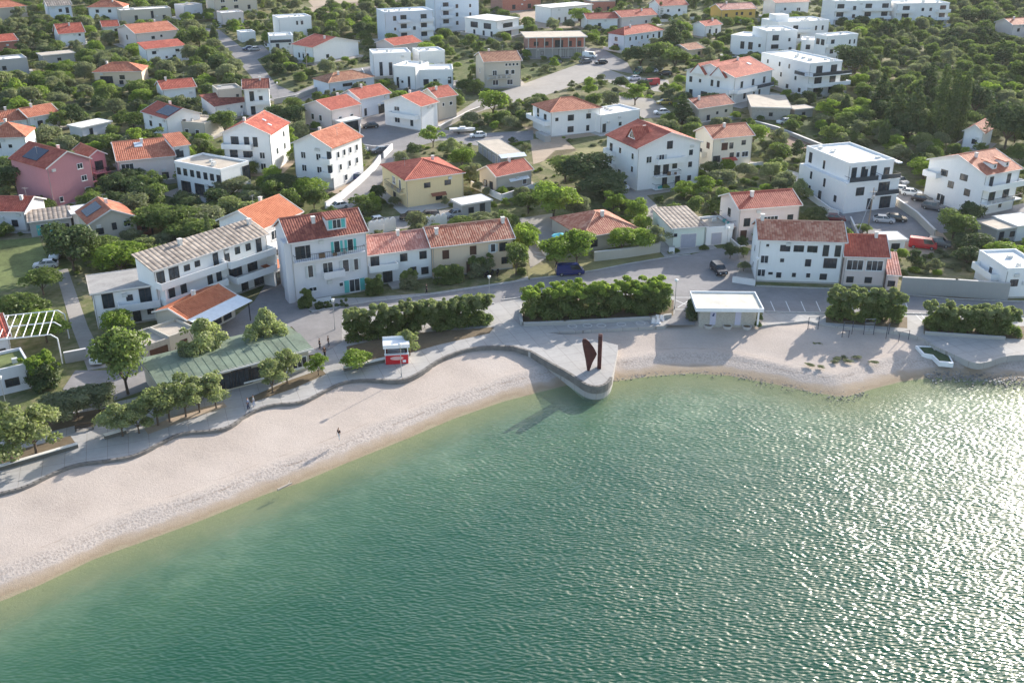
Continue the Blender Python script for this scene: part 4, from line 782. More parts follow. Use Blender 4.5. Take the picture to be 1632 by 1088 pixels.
Hs('pinkish house with red gable', 'pinkish house with smooth red gable roof and white verges', (527,176), (573,164), (493,164), 5.4, 'gx', 1.7, 'palepink', 'red', 'F .3 2 1 1.3 w;F .7 2 1 1.3 w;L .3 2.2 1 1.4 w;L .6 2.2 1 1.4 w')
Hs(None, 'white right half of the long red-roofed pair with an arched doorway', (574,158), (621,146), 8, 5.2, 'gx', 1.8, 'paleblue', 'red', 'F .15 .6 .7 1.8 k;F .7 .3 2.2 2.2 g')
Hs('white house with stepped red roofs', 'white house with several stepped dark red roofs and tall white end wall', (388,142), (428,140), 8, 7.6, 'gx', 1.6, 'white', 'dark', 'F .3 4.4 1 2.4 k;F .3 .5 1 2.4 g;F .65 4.6 .8 .9 k', [('bal','F',.35,1,3.6,1.2,'w')])
Hs(None, 'low white wing with dark red lean-to roof left of the stepped-roof house', (343,170), (394,160), 7, 3.8, 'shed', 1.8, 'white', 'dark', 'F .8 2.4 .5 .5 k')
Hs(None, 'small grey-beige annexe behind the stepped-roof house', (347,146), (385,142), 7, 6.4, 'flat', 0, 'beige', 'grey', 'F .8 4.6 .6 .6 k')
Hs('red-roofed house with sunlit side', 'white-sided house with red roof and front balconies in the middle', (670,170), (697,161), (634,153), 6.3, 'gx', 1.9, 'white', 'red', 'L .35 4.4 1.6 1 w;L .35 1.4 1.6 1.4 w;L .75 1 1 2 w', [('bal','L',.2,.95,3.2,1.6,'w')])
Hs(None, 'stone-beige house with red roof attached right of the sunlit-side house', (697,156), (727,150), 7.5, 6, 'gx', 1.8, 'beige', 'red', 'F .3 3.6 .6 .8 w;F .7 3.6 .9 .8 w')
Hs('white cube with flat roof', 'white cube house with parapet roof left of the triple white cubes', (594,88), (655,85), 9, 6.6, 'flat', 0, 'white', 'white', 'F .2 .3 .8 4 k;F .45 .3 .9 3.8 k')
Hs(None, 'upper white cube with blank sunny wall behind the two front cubes', (668,85), (709,82), 8, 6, 'flat', 0, 'white', 'white', 'F .2 1.4 1 2 k')
Hs(None, 'left one of the two front white cube houses with narrow tall windows', (626,107), (662,110), 9, 6.3, 'flat', 0, 'white', 'white', 'F .2 .4 .6 3 k;F .7 .4 .6 3.4 k;F .4 2 .5 .5 k')
Hs(None, 'right one of the two front white cube houses with dark square windows', (664,114), (722,113), 9, 5, 'flat', 0, 'white', 'white', 'F .25 1 1.4 1.6 k;F .5 1.6 .9 1 k;F .9 1.4 .8 1.8 k')
Hs('small red house by the blue apartments', 'small pale house with red gable roof below the pale blue apartments', (628,73), (671,65), (605,66), 3.4, 'gx', 1.5, 'palepink', 'red', 'F .5 1 1 1 w')
Hs('pale blue apartment block', 'pale blue four-storey apartment block with white balconies at the top', (613,22), (690,17), 11, 10.5, 'flat', 0, 'paleblue', 'white', 'F .2 8 1 1.4 k;F .38 7.6 2 2 g;F .38 4.6 2 2 g;F .38 1.6 2 2 g;F .6 4.6 .8 1 k;F .8 7.6 2 2 g;F .8 4.6 2 2 g;F .8 1.6 2 2 g;F .2 4.6 .8 1 w;F .2 1.6 .8 1 w', [('bal','F',.26,.52,7.4,1.3,'w'),('bal','F',.26,.52,4.4,1.3,'w'),('bal','F',.72,1,7.4,1.3,'w'),('bal','F',.72,1,4.4,1.3,'w'),('bal','F',.72,1,1.4,1.3,'w')], 'apartment block', 'apartment_block')
Hs('grey apartment block', 'grey apartment block with recessed balconies touching the top edge', (692,-4), (763,-8), 12, 12.5, 'flat', 0, 'paleblue', 'white', 'F .25 8.4 2 2 g;F .25 5.4 2 2 g;F .25 2.4 2 2 g;F .5 8.4 .8 1.2 k;F .5 5.4 .8 1.2 k;F .5 2.4 .8 1.2 k;F .8 8.4 .8 1.2 w;F .8 5.4 .8 1.2 w;F .8 2.4 .8 1.2 k', [('bal','F',.12,.4,8.2,1.3,'w'),('bal','F',.12,.4,5.2,1.3,'w'),('bal','F',.12,.4,2.2,1.3,'w')], 'apartment block', 'apartment_block')
Hs('white house with black window band', 'modern white house with black window band under a flat roof', (791,35), (827,28), (758,24), 6.2, 'slab', 0, 'white', 'white', 'F .5 3.4 5 1.8 g;F .5 .3 3.6 2.2 g;L .3 3.4 3.4 1.8 g;L .72 3.4 3.4 1.8 g;L .3 .3 .8 2.2 k;L .6 .3 .8 2.2 k;L .85 .3 .8 2.2 k', [('bal','F',0,1.1,2.9,1.2,'w')])
Hs('grey-beige stone house', 'grey-beige house with orange roof, small white windows and blue shutters', (772,99), (830,96), (756,86), 7.6, 'gx', 1.8, 'beige', 'orange' if 0 else 'brown', 'F .28 3.6 1.2 1.4 w;F .62 3.8 1 1.2 w;F .78 3.8 1 1.2 w;F .3 .8 1.6 1.4 w;F .7 .8 1.6 1.4 w;F .6 6.2 .6 .7 w;F .7 6.2 .6 .7 w;F .8 6.2 .6 .7 w;F .9 6.2 .6 .7 w;L .5 3.6 .8 1.2 w', [('bal','F',.1,.7,2.8,1,'r')])
r_, W_, D_ = Hs('unfinished brick building', 'unfinished red brick building with concrete frame and pale flat roof slab', (842,61), (931,59), 12, 6.4, 'slab', 0, 'brick', 'tan', 'F .14 3.9 1.4 1.2 k;F .32 3.9 1.4 1.2 k;F .55 3.3 2.6 2.2 k;F .75 3.6 1 1.6 k;F .92 3.6 1 1.6 k;F .6 .2 2 2.4 k;F .75 .2 2 2.4 k;F .9 .2 2 2.4 k;F .25 1 .8 1 k', (), 'building', 'building', 1.0)
fr = MB()
for i in range(8):
    x_ = i * W_ / 7; fr.box(x_ - .15, -.9, -.8, x_ + .15, -.6, 6.4)
fr.box(-.9, -.9, 2.9, W_ + .9, 0, 3.2); fr.build('concrete_frame', CONC, r_)
MB().box(-.04, -.04, -.8, W_ + .04, -.004, 2.9).build('lower_wall', wallmat('concrete'), r_)
Hs('modern house with green glass', 'modern white house with greenish glass behind a round tree at the top', (878,14), (944,6), 10, 6, 'slab', 0, 'white', 'white', 'F .5 3.2 3 2 g;F .8 3.2 2 2 g;F .2 .5 .8 1.8 k;F .35 .5 .8 1.8 k;F .7 .4 1.6 2 g')
Hs(None, 'half-built pink brick house at the top centre', (800,0), (862,-6), 9, 5, 'flat', 0, 'brick', 'tan', 'F .3 1 1.4 1.6 k;F .7 1 1.4 1.6 k')
Hs(None, 'half-built pink brick house right of the top centre', (944,4), (981,2), 9, 4.6, 'flat', 0, 'brick', 'tan', 'F .3 1 1 1.6 k;F .7 1 1 1.6 k')
Hs('white house with red roof near the top', 'low white house with red roof below a pink brick house', (936,31), (985,29), 8, 4, 'gx', 1.5, 'white', 'red', 'F .4 1 1 1.4 k')
Hs(None, 'red-roofed house peeping out behind the pale blue long house', (990,28), (1047,22), 8, 4.2, 'gx', 1.8, 'palepink', 'red', 'F .7 1.4 1 1 w')
Hs('pale blue long house', 'long pale blue two-storey house with red hipped roof', (995,56), (1057,45), (971,51), 5.8, 'hip', 1.8, 'paleblue', 'red', 'F .15 3.6 .9 1.2 w;F .3 3.6 .9 1.2 w;F .45 3.6 .9 1.2 w;F .6 3.6 .9 1.2 w;F .75 3.6 .9 1.2 w;F .9 3.2 .9 2 g;F .2 .8 1 1.2 k;F .5 .8 1 1.2 w;F .8 .8 1 1.2 w;L .5 3.4 1.4 1.4 w;L .5 .6 2 1.8 g')
Hs('white and red house at the top', 'white house with red roof touching the top edge beside a small cypress', (1052,10), (1096,7), 9, 5.4, 'gx', 2, 'white', 'red', 'F .3 3 1 1 w;F .7 3 1 1 w')
Hs('golden yellow house', 'golden yellow house with pale red roof near the top', (1150,16), (1205,13), 9, 4.8, 'gx', 1.6, 'gold', 'pink', 'F .15 2 1 1.2 k;F .45 2.6 .8 1 k;F .6 2.6 .8 1 k;F .85 2.4 1 1 k;F .5 .4 .8 1.2 k;F .7 .4 .8 1.2 k')
Hs(None, 'tiny white arched house below the golden yellow house', (1124,42), (1150,38), 6, 4, 'gx', 1.2, 'white', 'red', 'F .3 1 .8 1.6 k;F .7 1 .8 1.6 k')
Hs(None, 'small brown-roofed house left of the big white villa rows', (1097,80), (1122,76), 8, 3, 'gx', 1.2, 'peach', 'brown', 'F .7 1 1 1 k')
r_, W_, D_ = Hs('many-gabled white villa', 'large white villa with many red gables, skylights and curved balconies', (1171,124), (1231,108), (1100,108), 7.6, 'gx', 2.6, 'white', 'red',
   'F .2 4.4 .9 1.6 k;F .5 4.4 .9 1.6 k;F .8 4.4 .9 1.6 k;F .3 1.2 .9 1.6 k;F .55 1.2 .7 1.6 k;F .7 1.2 .7 1.6 k;L .1 4.6 .8 1.4 k;L .3 4.8 .8 1 w;L .55 4.4 .7 1.6 k;L .68 4.4 .7 1.6 k;L .12 .8 1 1.6 k;L .4 .2 2 2.2 g;L .6 .4 .7 2 k;L .72 .4 .7 2 k;L .9 .4 2 2 g',
   [('bal','F',.0,.5,3.4,1.6,'w'),('bal','F',.5,1,3.4,1.2,'g'),('bal','L',.62,1.0,3.4,1.8,'w'),('skylight',.3,.3,.36,.36),('skylight',.7,.25,.76,.32)], 'villa', 'villa')
g2 = MB(); 
g2.slab([(-1.2, D_ * .30 - 2.6, 7.4), (-1.2, D_ * .30, 10.2), (W_ * .5, D_ * .30, 10.2), (W_ * .2, D_ * .30 - 2.6, 7.6)], .16).slab([(-1.2, D_ * .30, 10.2), (-1.2, D_ * .30 + 2.6, 7.4), (W_ * .2, D_ * .30 + 2.6, 7.6), (W_ * .5, D_ * .30, 10.2)], .16)
g2.slab([(-1.2, D_ * .72 - 2.6, 7.4), (-1.2, D_ * .72, 10.2), (W_ * .5, D_ * .72, 10.2), (W_ * .2, D_ * .72 - 2.6, 7.6)], .16).slab([(-1.2, D_ * .72, 10.2), (-1.2, D_ * .72 + 2.6, 7.4), (W_ * .2, D_ * .72 + 2.6, 7.6), (W_ * .5, D_ * .72, 10.2)], .16)
gr = g2.build('cross_gable_roof', tiles('tile_red', *ROOFS['red'], 'x'), r_)
MB().prism([(D_ * .30 - 2.4, 7.3), (D_ * .30 + 2.4, 7.3), (D_ * .30, 10)], -1.0, -.01, axis='x').prism([(D_ * .72 - 2.4, 7.3), (D_ * .72 + 2.4, 7.3), (D_ * .72, 10)], -1.0, -.01, axis='x').build('gable_wall', wallmat('white'), r_)
Hs('low beige house with brown-red roof', 'low beige house with brown-red roof below the many-gabled villa', (1113,173), (1169,163), (1094,162), 4, 'gx', 1.7, 'beige', 'dark', 'F .55 1.8 .6 .6 k;F .8 2 .7 .6 k;F .3 .2 .9 1.6 k')
Hs('low brown-roofed shed', 'low wide building with faded brown-red flat roof below the white terrace apartments', (1199,172), (1260,174), (1306,152), 3.0, 'slab', 0, 'stone', 'tan', 'F .5 1 .8 .8 k', (), 'building', 'building')
Hs(None, 'tiny concrete hut with pale flat roof in the green plot', (1267,176), (1296,173), 4, 2.2, 'slab', 0, 'concrete', 'tan', 'F .5 .5 .8 1 k', (), 'hut', 'hut')
Hs('white terrace apartments', 'white stepped apartment block with dark balcony glass in front of its twin', (1291,104), (1343,98), (1231,80), 9.2, 'flat', 0, 'white', 'white',
   'L .15 7 .8 1.1 w;L .4 7 .5 1.1 k;L .6 7 .5 1.1 k;L .2 4.4 .9 1.1 k;L .45 4.2 .5 1.1 k;L .75 4.2 .9 1.1 w;L .1 1.6 .8 1 k;L .35 1.4 .5 1.2 k;L .6 1.4 .9 1 k;L .85 1.2 .9 1 k;F .3 6.6 2 2 g;F .75 6.6 2 2 g;F .3 3.6 2.4 2 g;F .75 3.6 2 2 g;F .3 .6 2.4 2 g;F .75 .6 2 2 g',
   [('bal','F',0,1.2,6.2,1.8,'g'),('bal','F',0,1.2,3.2,1.8,'w'),('bal','L',.8,1.0,6.2,1.6,'g')], 'apartment block', 'apartment_block')
Hs('rear white terrace apartments', 'white apartment block with rooftop terrace behind and right of the front one', (1318,60), (1368,55), (1271,58), 9.5, 'flat', 0, 'white', 'white', 'F .2 7 1.2 1.6 k;F .2 4 1.2 1.6 k;F .2 1 1.2 1.6 k;F .75 7 .5 1.2 k;F .9 7 .4 1.2 k;F .75 4 .5 1.2 k;F .9 4 .4 1.2 k;L .3 7 1.4 1.6 g;L .7 7 1.4 1.6 g', [('bal','F',0,.35,6.6,1,'w'),('bal','F',0,.35,3.6,1,'w')], 'apartment block', 'apartment_block')
Hs(None, 'white cubic apartment house with one big dark window left of the terrace apartments', (1222,52), (1272,50), 11, 9, 'flat', 0, 'white', 'white', 'F .3 6.4 2 1.6 k;F .3 3.8 2.4 1.2 k;F .75 6 .6 .9 k;F .8 3 .8 1 k')
Hs(None, 'white apartment wing between the white cubic house and the rear terrace apartments', (1277,66), (1316,68), 8, 6.5, 'flat', 0, 'white', 'white', 'F .3 4 1.2 1.4 k;F .7 4 1.2 1.4 k;F .5 1 2 1.6 g', [('bal','F',.1,.9,3.2,1.2,'w')])
Hs(None, 'long low white house with two tall dark windows left of the white cubes', (1165,58), (1230,66), 10, 6, 'flat', 0, 'white', 'white', 'F .3 2.4 1.2 2.2 k;F .5 2.4 1.4 2.2 k;F .72 3.4 .7 .9 k;F .86 3.4 .7 .9 k;F .85 1 .8 1 k')
Hs(None, 'white stepped apartment house with two narrow windows above the rear terrace apartments', (1240,38), (1322,33), 11, 8, 'flat', 0, 'white', 'white', 'F .15 5.4 1.4 1.4 k;F .35 5.2 1.8 1.8 g;F .75 5.2 .6 1.4 k;F .88 5.2 .6 1.4 k;F .15 2.4 1.4 1.4 k;F .4 2.2 2 1.8 g;F .8 2.4 1.2 1.4 k', [('bal','F',.2,.6,5,1.6,'w'),('bal','F',.2,.6,2,1.6,'w'),('box','penthouse','white',1,3,8.1,6,8,10.4)])
Hs(None, 'white-grey house touching the top edge above the white cubes', (1236,5), (1290,2), 9, 6, 'gx', 1.6, 'white', 'pink', 'F .3 3 1 1 w;F .7 2.6 1.6 1.2 w')
Hs('white balcony block', 'left white balcony apartment block below the wooded slope at the top right', (1332,4), (1421,2), 12, 9, 'flat', 0, 'white', 'white', 'F .1 6.2 2.6 2 g;F .35 6.2 1 1.2 k;F .6 6.2 2.4 2 g;F .9 6.2 2.4 2 g;F .1 3.2 2.6 2 g;F .35 3.2 1 1.2 k;F .6 3.2 2.4 2 g;F .9 3.2 2.4 2 g;F .1 .3 2.6 2 g;F .6 .3 2.4 2 g;F .9 .3 2.4 2 g', [('bal','F',0,.25,5.9,1.6,'w'),('bal','F',.5,1,5.9,1.6,'w'),('bal','F',0,.25,2.9,1.6,'w'),('bal','F',.5,1,2.9,1.6,'w')], 'apartment block', 'apartment_block')
Hs('right white balcony block', 'right white balcony apartment block below the wooded slope at the top right', (1430,8), (1514,6), 12, 8, 'flat', 0, 'white', 'white', 'F .18 5.4 2.6 2 g;F .5 5.6 .8 1 k;F .65 5.6 .8 1 k;F .88 5.4 2.2 2 g;F .18 2.6 2.6 2 g;F .5 2.8 .8 1 k;F .65 2.8 .8 1 k;F .88 2.6 2.2 2 g;F .18 .2 2.6 2 g;F .6 .2 2 2 g;F .88 .2 2.2 2 g', [('bal','F',0,.32,5.2,1.6,'w'),('bal','F',.76,1,5.2,1.6,'w'),('bal','F',0,.32,2.4,1.6,'w'),('bal','F',.76,1,2.4,1.6,'w')], 'apartment block', 'apartment_block')
Hs(None, 'pink-walled house with orange roof alone at the right edge in the woods', (1614,40), (1650,37), 8, 5, 'gx', 1.6, 'palepink', 'orange', 'F .3 2.6 1 1 k')
Hs('small stone house in the woods', 'small white house with dark red roof half hidden under dark trees', (1537,208), (1568,213), 8, 4.2, 'gy', 1.6, 'white', 'dark', 'F .6 1.4 1 1 k')
# ================= OBJECTS =================
def wall(px, h, t, wc, label, cap=True, z0=0.0, cat='wall', name='garden_wall'):
    pts = [Vector(at(*p)) for p in px]; b = MB(); c = MB()
    for p, q in zip(pts[:-1], pts[1:]):
        d = (q - p).normalized(); n = Vector((-d.y, d.x, 0)).normalized() * t / 2; e = Vector((d.x, d.y, 0)) * (t / 2 - .01)
        P4 = [p - n - e, q - n + e, q + n + e, p + n - e]
        b.add([(v.x, v.y, v.z - .5) for v in P4] + [(v.x, v.y, v.z + h) for v in P4], [(0,3,2,1),(4,5,6,7),(0,1,5,4),(1,2,6,5),(2,3,7,6),(3,0,4,7)])
        n2 = n * 1.3; P5 = [p - n2 - e, q - n2 + e, q + n2 + e, p + n2 - e]
        c.add([(v.x, v.y, v.z + h + .003) for v in P5] + [(v.x, v.y, v.z + h + .09) for v in P5], [(0,3,2,1),(4,5,6,7),(0,1,5,4),(1,2,6,5),(2,3,7,6),(3,0,4,7)])
    mid = sum(pts, Vector()) / len(pts)
    r = thing(name, label, cat, (0, 0, 0)); b.build('wall_body', wallmat(wc), r)
    if cap: c.build('coping', VERGE if wc != 'concrete' else CONC, r)
    return r
wall([(520,334),(545,318),(575,292),(598,270),(606,258)], 1.5, .3, 'white', 'bright white parapet wall climbing beside the alley below the sunlit white house')
wall([(612,252),(625,238)], 1.3, .3, 'white', 'short white wall at the top of the alley above the parked cars')
wall([(566,236),(600,240),(622,238)], 1.0, .25, 'palepink', 'low pale wall behind the white car by the alley')
wall([(560,184),(575,205),(572,232)], 1.2, .2, 'beige', 'beige yard wall with rails below the pergola frame')
wall([(948,416),(1000,410),(1050,402)], 1.7, .35, 'beige', 'beige garden wall under the bright green trees beside the road')
wall([(1436,468),(1520,472),(1603,478)], 2.9, .4, 'concrete', 'long grey concrete boundary wall beside the road at right')
wall([(1335,345),(1322,340),(1270,302),(1245,284)], 1.1, .3, 'white', 'low white wall around the forecourt of the modern villa')
wall([(1426,326),(1460,350),(1488,378)], 1.5, .3, 'beige', 'cream retaining wall between the two parking areas')
wall([(1355,352),(1372,390),(1368,398)], .8, .25, 'beige', 'short cream wall below the utility pole')
wall([(1168,450),(1202,455)], 1.0, .25, 'white', 'low white wall enclosing the terrace left of the long pale blue row house')
wall([(700,207),(748,182),(770,174)], .9, .4, 'stone', 'rough dry stone wall along the lane above the parked boat')
wall([(438,166),(470,160),(520,142)], 1.4, .3, 'concrete', 'grey concrete wall along the lane left of the orange-brown hall')
wall([(1000,185),(960,200)], .8, .3, 'beige', 'short wall behind the white hipped house')
wall([(1204,198),(1240,208),(1310,236)], .8, .5, 'stone', 'old stone terrace wall beside the ploughed plot')
wall([(1440,240),(1470,262),(1496,262)], .9, .3, 'beige', 'low pale wall left of the white house with orange gable roof')
wall([(106,578),(138,572)], 1.6, .3, 'grey', 'grey bin enclosure wall by the left driveway')
wall([(842,372),(870,408)], .7, .3, 'white', 'low white wall beside the yard with the turquoise parasol')
wall([(836,519.5),(900,517),(1037,510),(1068,505.5)], .5, .35, 'concrete', 'low concrete kerb wall in front of the long seafront hedge', name='kerb_wall')
wall([(832,492),(829,504),(831,517)], .5, .35, 'concrete', 'short concrete kerb closing the left end of the long seafront hedge', name='kerb_wall')
wall([(2,748),(122,713)], .5, .4, 'darkstone', 'low dark stone planter wall at the lower left promenade', name='planter_wall')
wall([(170,698),(198,690)], .5, .5, 'darkstone', 'short dark stone planter wall under the pair of small promenade trees', name='planter_wall')
wall([(551,590),(614,576)], .5, .5, 'darkstone', 'dark planter wall left of the red kiosk', name='planter_wall')
wall([(1475,533),(1600,541)], .4, .3, 'concrete', 'low kerb in front of the rightmost hedge', name='kerb_wall')
# scalloped white parapets behind the row houses
def scallop(px, label):
    p, q = Vector(at(*px[0])), Vector(at(*px[1])); L = (q - p).length; r = thing('scalloped_wall', label, 'wall', p, math.atan2(q.y - p.y, q.x - p.x), 'white scalloped parapets')
    b = MB(); n = int(L / 1.1); b.box(0, -.12, -.5, L, .12, 2.3); b.build('wall_body', wallmat('white'), r); s = MB()
    for i in range(n):
        c = (i + .5) * L / n; w_ = L / n * .46
        s.prism([(c - w_, 2.303)] + [(c + w_ * math.cos(t), 2.303 + .5 * math.sin(t)) for t in [R(a) for a in range(180, -1, -30)]][1:-1][::1] + [(c + w_, 2.303)], -.1, .1, axis='y')
    s.build('coping', wallmat('white'), r)
scallop([(588,376),(631,366)], 'white scalloped parapet behind the pink ribbed roof'); scallop([(676,368),(712,360)], 'white scalloped parapet behind the yellow row house')
# toilet block
def toilet():
    a = Vector(at(1112,492,3.0)); b = Vector(at(1213,493,3.0)); c = Vector(at(1108,468,3.0)); W = (b - a).length; D = abs(c.y - a.y)
    r = thing('toilet_block', 'low stone toilet block with big white flat roof and two lilac doors facing the beach', 'toilet block', a, math.atan2(b.y - a.y, b.x - a.x))
    MB().box(.5, 0.9, -.8, W - .4, D - .3, 2.75).build('wall', wallmat('stone'), r)
    MB().box(-.2, -.3, 2.75, W + .2, D + .3, 3.05).build('roof', mat('toilet_roof_cream', (.62,.58,.50), .85, .2, .6), r)
    f = MB(); f.box(-.35, -.45, 2.7, W + .35, -.3, 3.3).box(-.35, D + .3, 2.7, W + .35, D + .45, 3.3).box(-.35, -.3, 2.7, -.2, D + .3, 3.3).box(W + .2, -.3, 2.7, W + .35, D + .3, 3.3); f.build('fascia', WHITE, r)
    for u in (.27, .67):
        d = MB().box(u * W - .45, .82, 0, u * W + .45, .897, 2.3).build('door', mat('lilac_door', (.50,.49,.60), .5, .05), r)
        MB().tube((u * W + .32, .80, 1.05), (u * W + .32, .76, 1.05), .03).build('handle', STEEL, d)
        MB().box(u * W - .6, .84, 2.3, u * W + .6, .899, 2.5).build('door_frame', WHITE, d)
        if u < .5:
            s = MB().box(u * W - .14, .80, 1.45, u * W + .16, .819, 1.7).box(u * W - .02, .8, 1.7, u * W + .2, .819, 1.95)
            s.build('door_symbol', mat('navy_sign', (.03,.05,.16), .5, 0), d)
    MB().box(W - .35, .2, 0, W - .1, .45, 2.7).build('pillar', WHITE, r)
    CLEAR.append([tuple((a + Vector((x, y, 0)))[:2]) for x, y in ((-1,-2),(W+1,-2),(W+1,D+1),(-1,D+1))])
toilet()
# kiosk
def kiosk():
    p = Vector(at(615,581)); r = thing('kiosk', 'small red drinks kiosk with white roof and open counter on the promenade', 'kiosk', p, R(8)); r.scale = (1.1, 1.1, 1.08)
    red = mat('kiosk_red', (.55,.02,.03), .4, .06); W, D = 2.9, 2.2
    MB().box(0, 0, 0, W, D, .15).box(0, 0, .15, W, .08, 1.4).box(0, D - .08, .15, W, D, 2.5).build('body', red, r)
    MB().box(-.05, .081, .15, .03, D - .081, 2.5).box(W - .03, .081, .15, W + .05, D - .081, 2.5).build('side_panel', WHITE, r)
    MB().box(-.12, -.2, 1.4, W + .12, .28, 1.48).build('counter', WHITE, r)
    MB().box(.3, D - .5, .15, W - .3, D - .09, 2.0).build('shelf', mat('kiosk_inside', (.6,.6,.62), .6, .1), r)
    for x in (.05, W - .05): MB().tube((x, .04, 1.48), (x, .04, 2.55), .04).build('post', WHITE, r)
    MB().box(-.25, -.35, 2.55, W + .25, D + .15, 2.62).build('roof', WHITE, r)
    MB().box(-.25, -.40, 2.45, W + .25, -.352, 2.95).box(-.25, D + .152, 2.45, W + .25, D + .2, 2.95).build('roof_fascia', WHITE, r)
    e = MB(); n = 24; e.prism([(W / 2 + .85 * math.cos(t * 2 * math.pi / n), .85 + .26 * math.sin(t * 2 * math.pi / n)) for t in range(n)], -.03, -.003, axis='y'); e.build('oval_emblem', mat('pale_pink_print', (.75,.45,.42), .5, .1), r)
    MB().box(W - .72, -.028, .2, W - .3, -.004, .55).build('price_sticker', WHITE, r)
    CLEAR.append([(p.x - 1, p.y - 1), (p.x + 4, p.y - 1), (p.x + 4, p.y + 4), (p.x - 1, p.y + 4)])
kiosk()
# sculpture : two rusty steel plates, one a broad leaf, one narrow and seen edge on
rust = NM('rusty_steel', .8); rust.l(rust.ramp(rust.noise(1.8, 6, .7), [(.3, (.045,.010,.009)), (.6, (.085,.02,.016)), (.8, (.14,.04,.028))]), rust.b.inputs['Base Color']); rust = rust.m
sp = Vector(atz(937, 590, 1.91)); sp2 = Vector(atz(955, 586, 1.91))
sr = thing('sculpture', 'tall abstract sculpture of two rusty steel plates standing on the tip of the quay', 'sculpture', sp)
def plate(name, prof, yaw, lean, off, t=.28):
    b = MB().prism(prof, -t / 2, t / 2, axis='y'); o = b.build(name, rust, sr); o.location = off; o.rotation_euler = (lean, 0, yaw); return o
hh = 5.6
plate('leaf_plate', [(-.1,0),(.2,0),(.55,1.1),(1.1,2.2),(1.2,2.5),(.7,3.5),(.0,4.5),(-.5,4.95),(-.85,4.95),(-.95,4.5),(-.8,3.6),(-.35,1.6)], R(14), 0, (0, 0, 0))
plate('upright_plate', [(-.4,0),(.4,0),(1.0,1.6),(1.35,3.0),(1.1,4.3),(.4,5.1),(-.3,5.35),(-.75,5.2),(-1.0,4.2),(-.9,2.6)], R(83), 0, (sp2.x - sp.x, sp2.y - sp.y, 0), .55)
# lamps
def lamp():
    r = thing('street_lamp', 'x', 'street lamp', (0,0,0), 0, 'street lamps along the promenade and road')
    MB().tube((0,0,0),(0,0,.5),.10).tube((0,0,.5),(0,0,4.6),.055,.04).build('pole', STEEL, r)
    MB().tube((0,0,4.6),(0,0,4.68),.13).tube((0,0,4.68),(0,0,5.0),.20,.26,12).tube((0,0,5.0),(0,0,5.08),.3,.12,12).build('lamp_head', mat('lamp_globe', (.8,.8,.78), .3, 0), r); return r
L0 = lamp()
for i, (px, py, lb) in enumerate([(534,525,'street lamp beside the left end of the oleander hedge'),(780,486,'street lamp at the right end of the left oleander hedge'),(1075,492,'street lamp at the right end of the long seafront hedge'),(12,655,'street lamp in front of the white wall at the left edge'),(1157,404,'street lamp at the corner by the lilac garage door'),(444,160,'street lamp at the bend of the upper lane'),(640,600,'thin lamp post on the promenade just right of the red kiosk'),(1203,455,'street lamp at the corner of the long pale blue row house')]):
    o = L0 if i == 0 else copy_tree(L0); o.location = at(px, py); o['label'] = lb
# utility poles
for px, py, h, lb in [(1382,372,9,'wooden utility pole with a slanting stay beside the modern villa parking'),(490,118,8,'utility pole on the upper lane above the orange-brown hall')]:
    p = Vector(at(px, py)); r = thing('utility_pole', lb, 'utility pole', p)
    MB().tube((0,0,0),(0,0,h),.15,.09).build('pole', mat('weathered_wood', (.25,.21,.17), .85, .2), r)
    MB().tube((0,0,h-1),(-4.2,-5.5,0),.05).build('stay', STEEL, r) if px > 1000 else None
    MB().box(-.7,-.06,h-.9,.7,.06,h-.75).box(-.25,-.3,h-2.2,.25,-.12,h-1.5).build('crossarm', STEEL, r)
# planters
pl = thing('planter', 'x', 'planter', (0,0,0), 0, 'round concrete planters along the beach')
n_ = 20; b = MB()
for k in range(n_):
    a0, a1 = 2*math.pi*k/n_, 2*math.pi*(k+1)/n_
    q = lambda rr, z, a: (rr*math.cos(a), rr*math.sin(a), z)
    b.add([q(.6,0,a0),q(.6,0,a1),q(.78,.5,a1),q(.78,.5,a0),q(.6,.5,a1),q(.6,.5,a0),q(.55,.4,a1),q(.55,.4,a0)], [(0,1,2,3),(3,2,4,5),(5,4,6,7)])
b.build('pot', mat('pot_concrete', (.55,.52,.5), .8, .15), pl); MB().tube((0,0,.38),(0,0,.42),.56,n=16).build('soil', SOIL, pl)
for i, (px, py, lb) in enumerate([(912,524,'first round concrete planter from the left below the long hedge'),(936,523,'second round planter from the left below the long hedge'),(958,523,'third round planter from the left below the long hedge'),(990,521,'fourth round planter from the left below the long hedge'),(1021,519,'round planter nearest the white boat-like tub below the long hedge'),(1129,522,'left one of three planters in front of the toilet block'),(1159,523,'middle one of three planters in front of the toilet block'),(1190,524,'right one of three planters in front of the toilet block')]):
    o = pl if i == 0 else copy_tree(pl); o.location = atz(px, py, 1.45); o['label'] = lb
# white tubs / stacked boat near the hedge end
def pedal(px, py, lb, rz):
    p = atz(px, py, 1.45); r = thing('pedal_boat', lb, 'boat', p, rz); m = mat('boat_gelcoat', (.72,.70,.70), .35, .1)
    b = MB()
    for s in (-.55, .55):
        sec = [(-1.3,.02,.25),(-1.0,.22,.1),(0,.25,0),(.9,.22,.06),(1.4,.03,.3)]
        for (x0,w0,z0),(x1,w1,z1) in zip(sec[:-1], sec[1:]):
            b.add([(x0,s-w0,.45),(x0,s+w0,.45),(x0,s+w0*.6,z0),(x0,s-w0*.6,z0),(x1,s-w1,.45),(x1,s+w1,.45),(x1,s+w1*.6,z1),(x1,s-w1*.6,z1)], [(0,1,5,4),(1,2,6,5),(2,3,7,6),(3,0,4,7)])
    b.build('hull', m, r); MB().box(-.8,-.75,.451,.9,.75,.55).build('deck', m, r)
    for s in (-.35,.35): MB().box(-.5,s-.25,.553,.0,s+.25,.8).box(-.6,s-.25,.553,-.503,s+.25,1.3).build('seat', m, r)
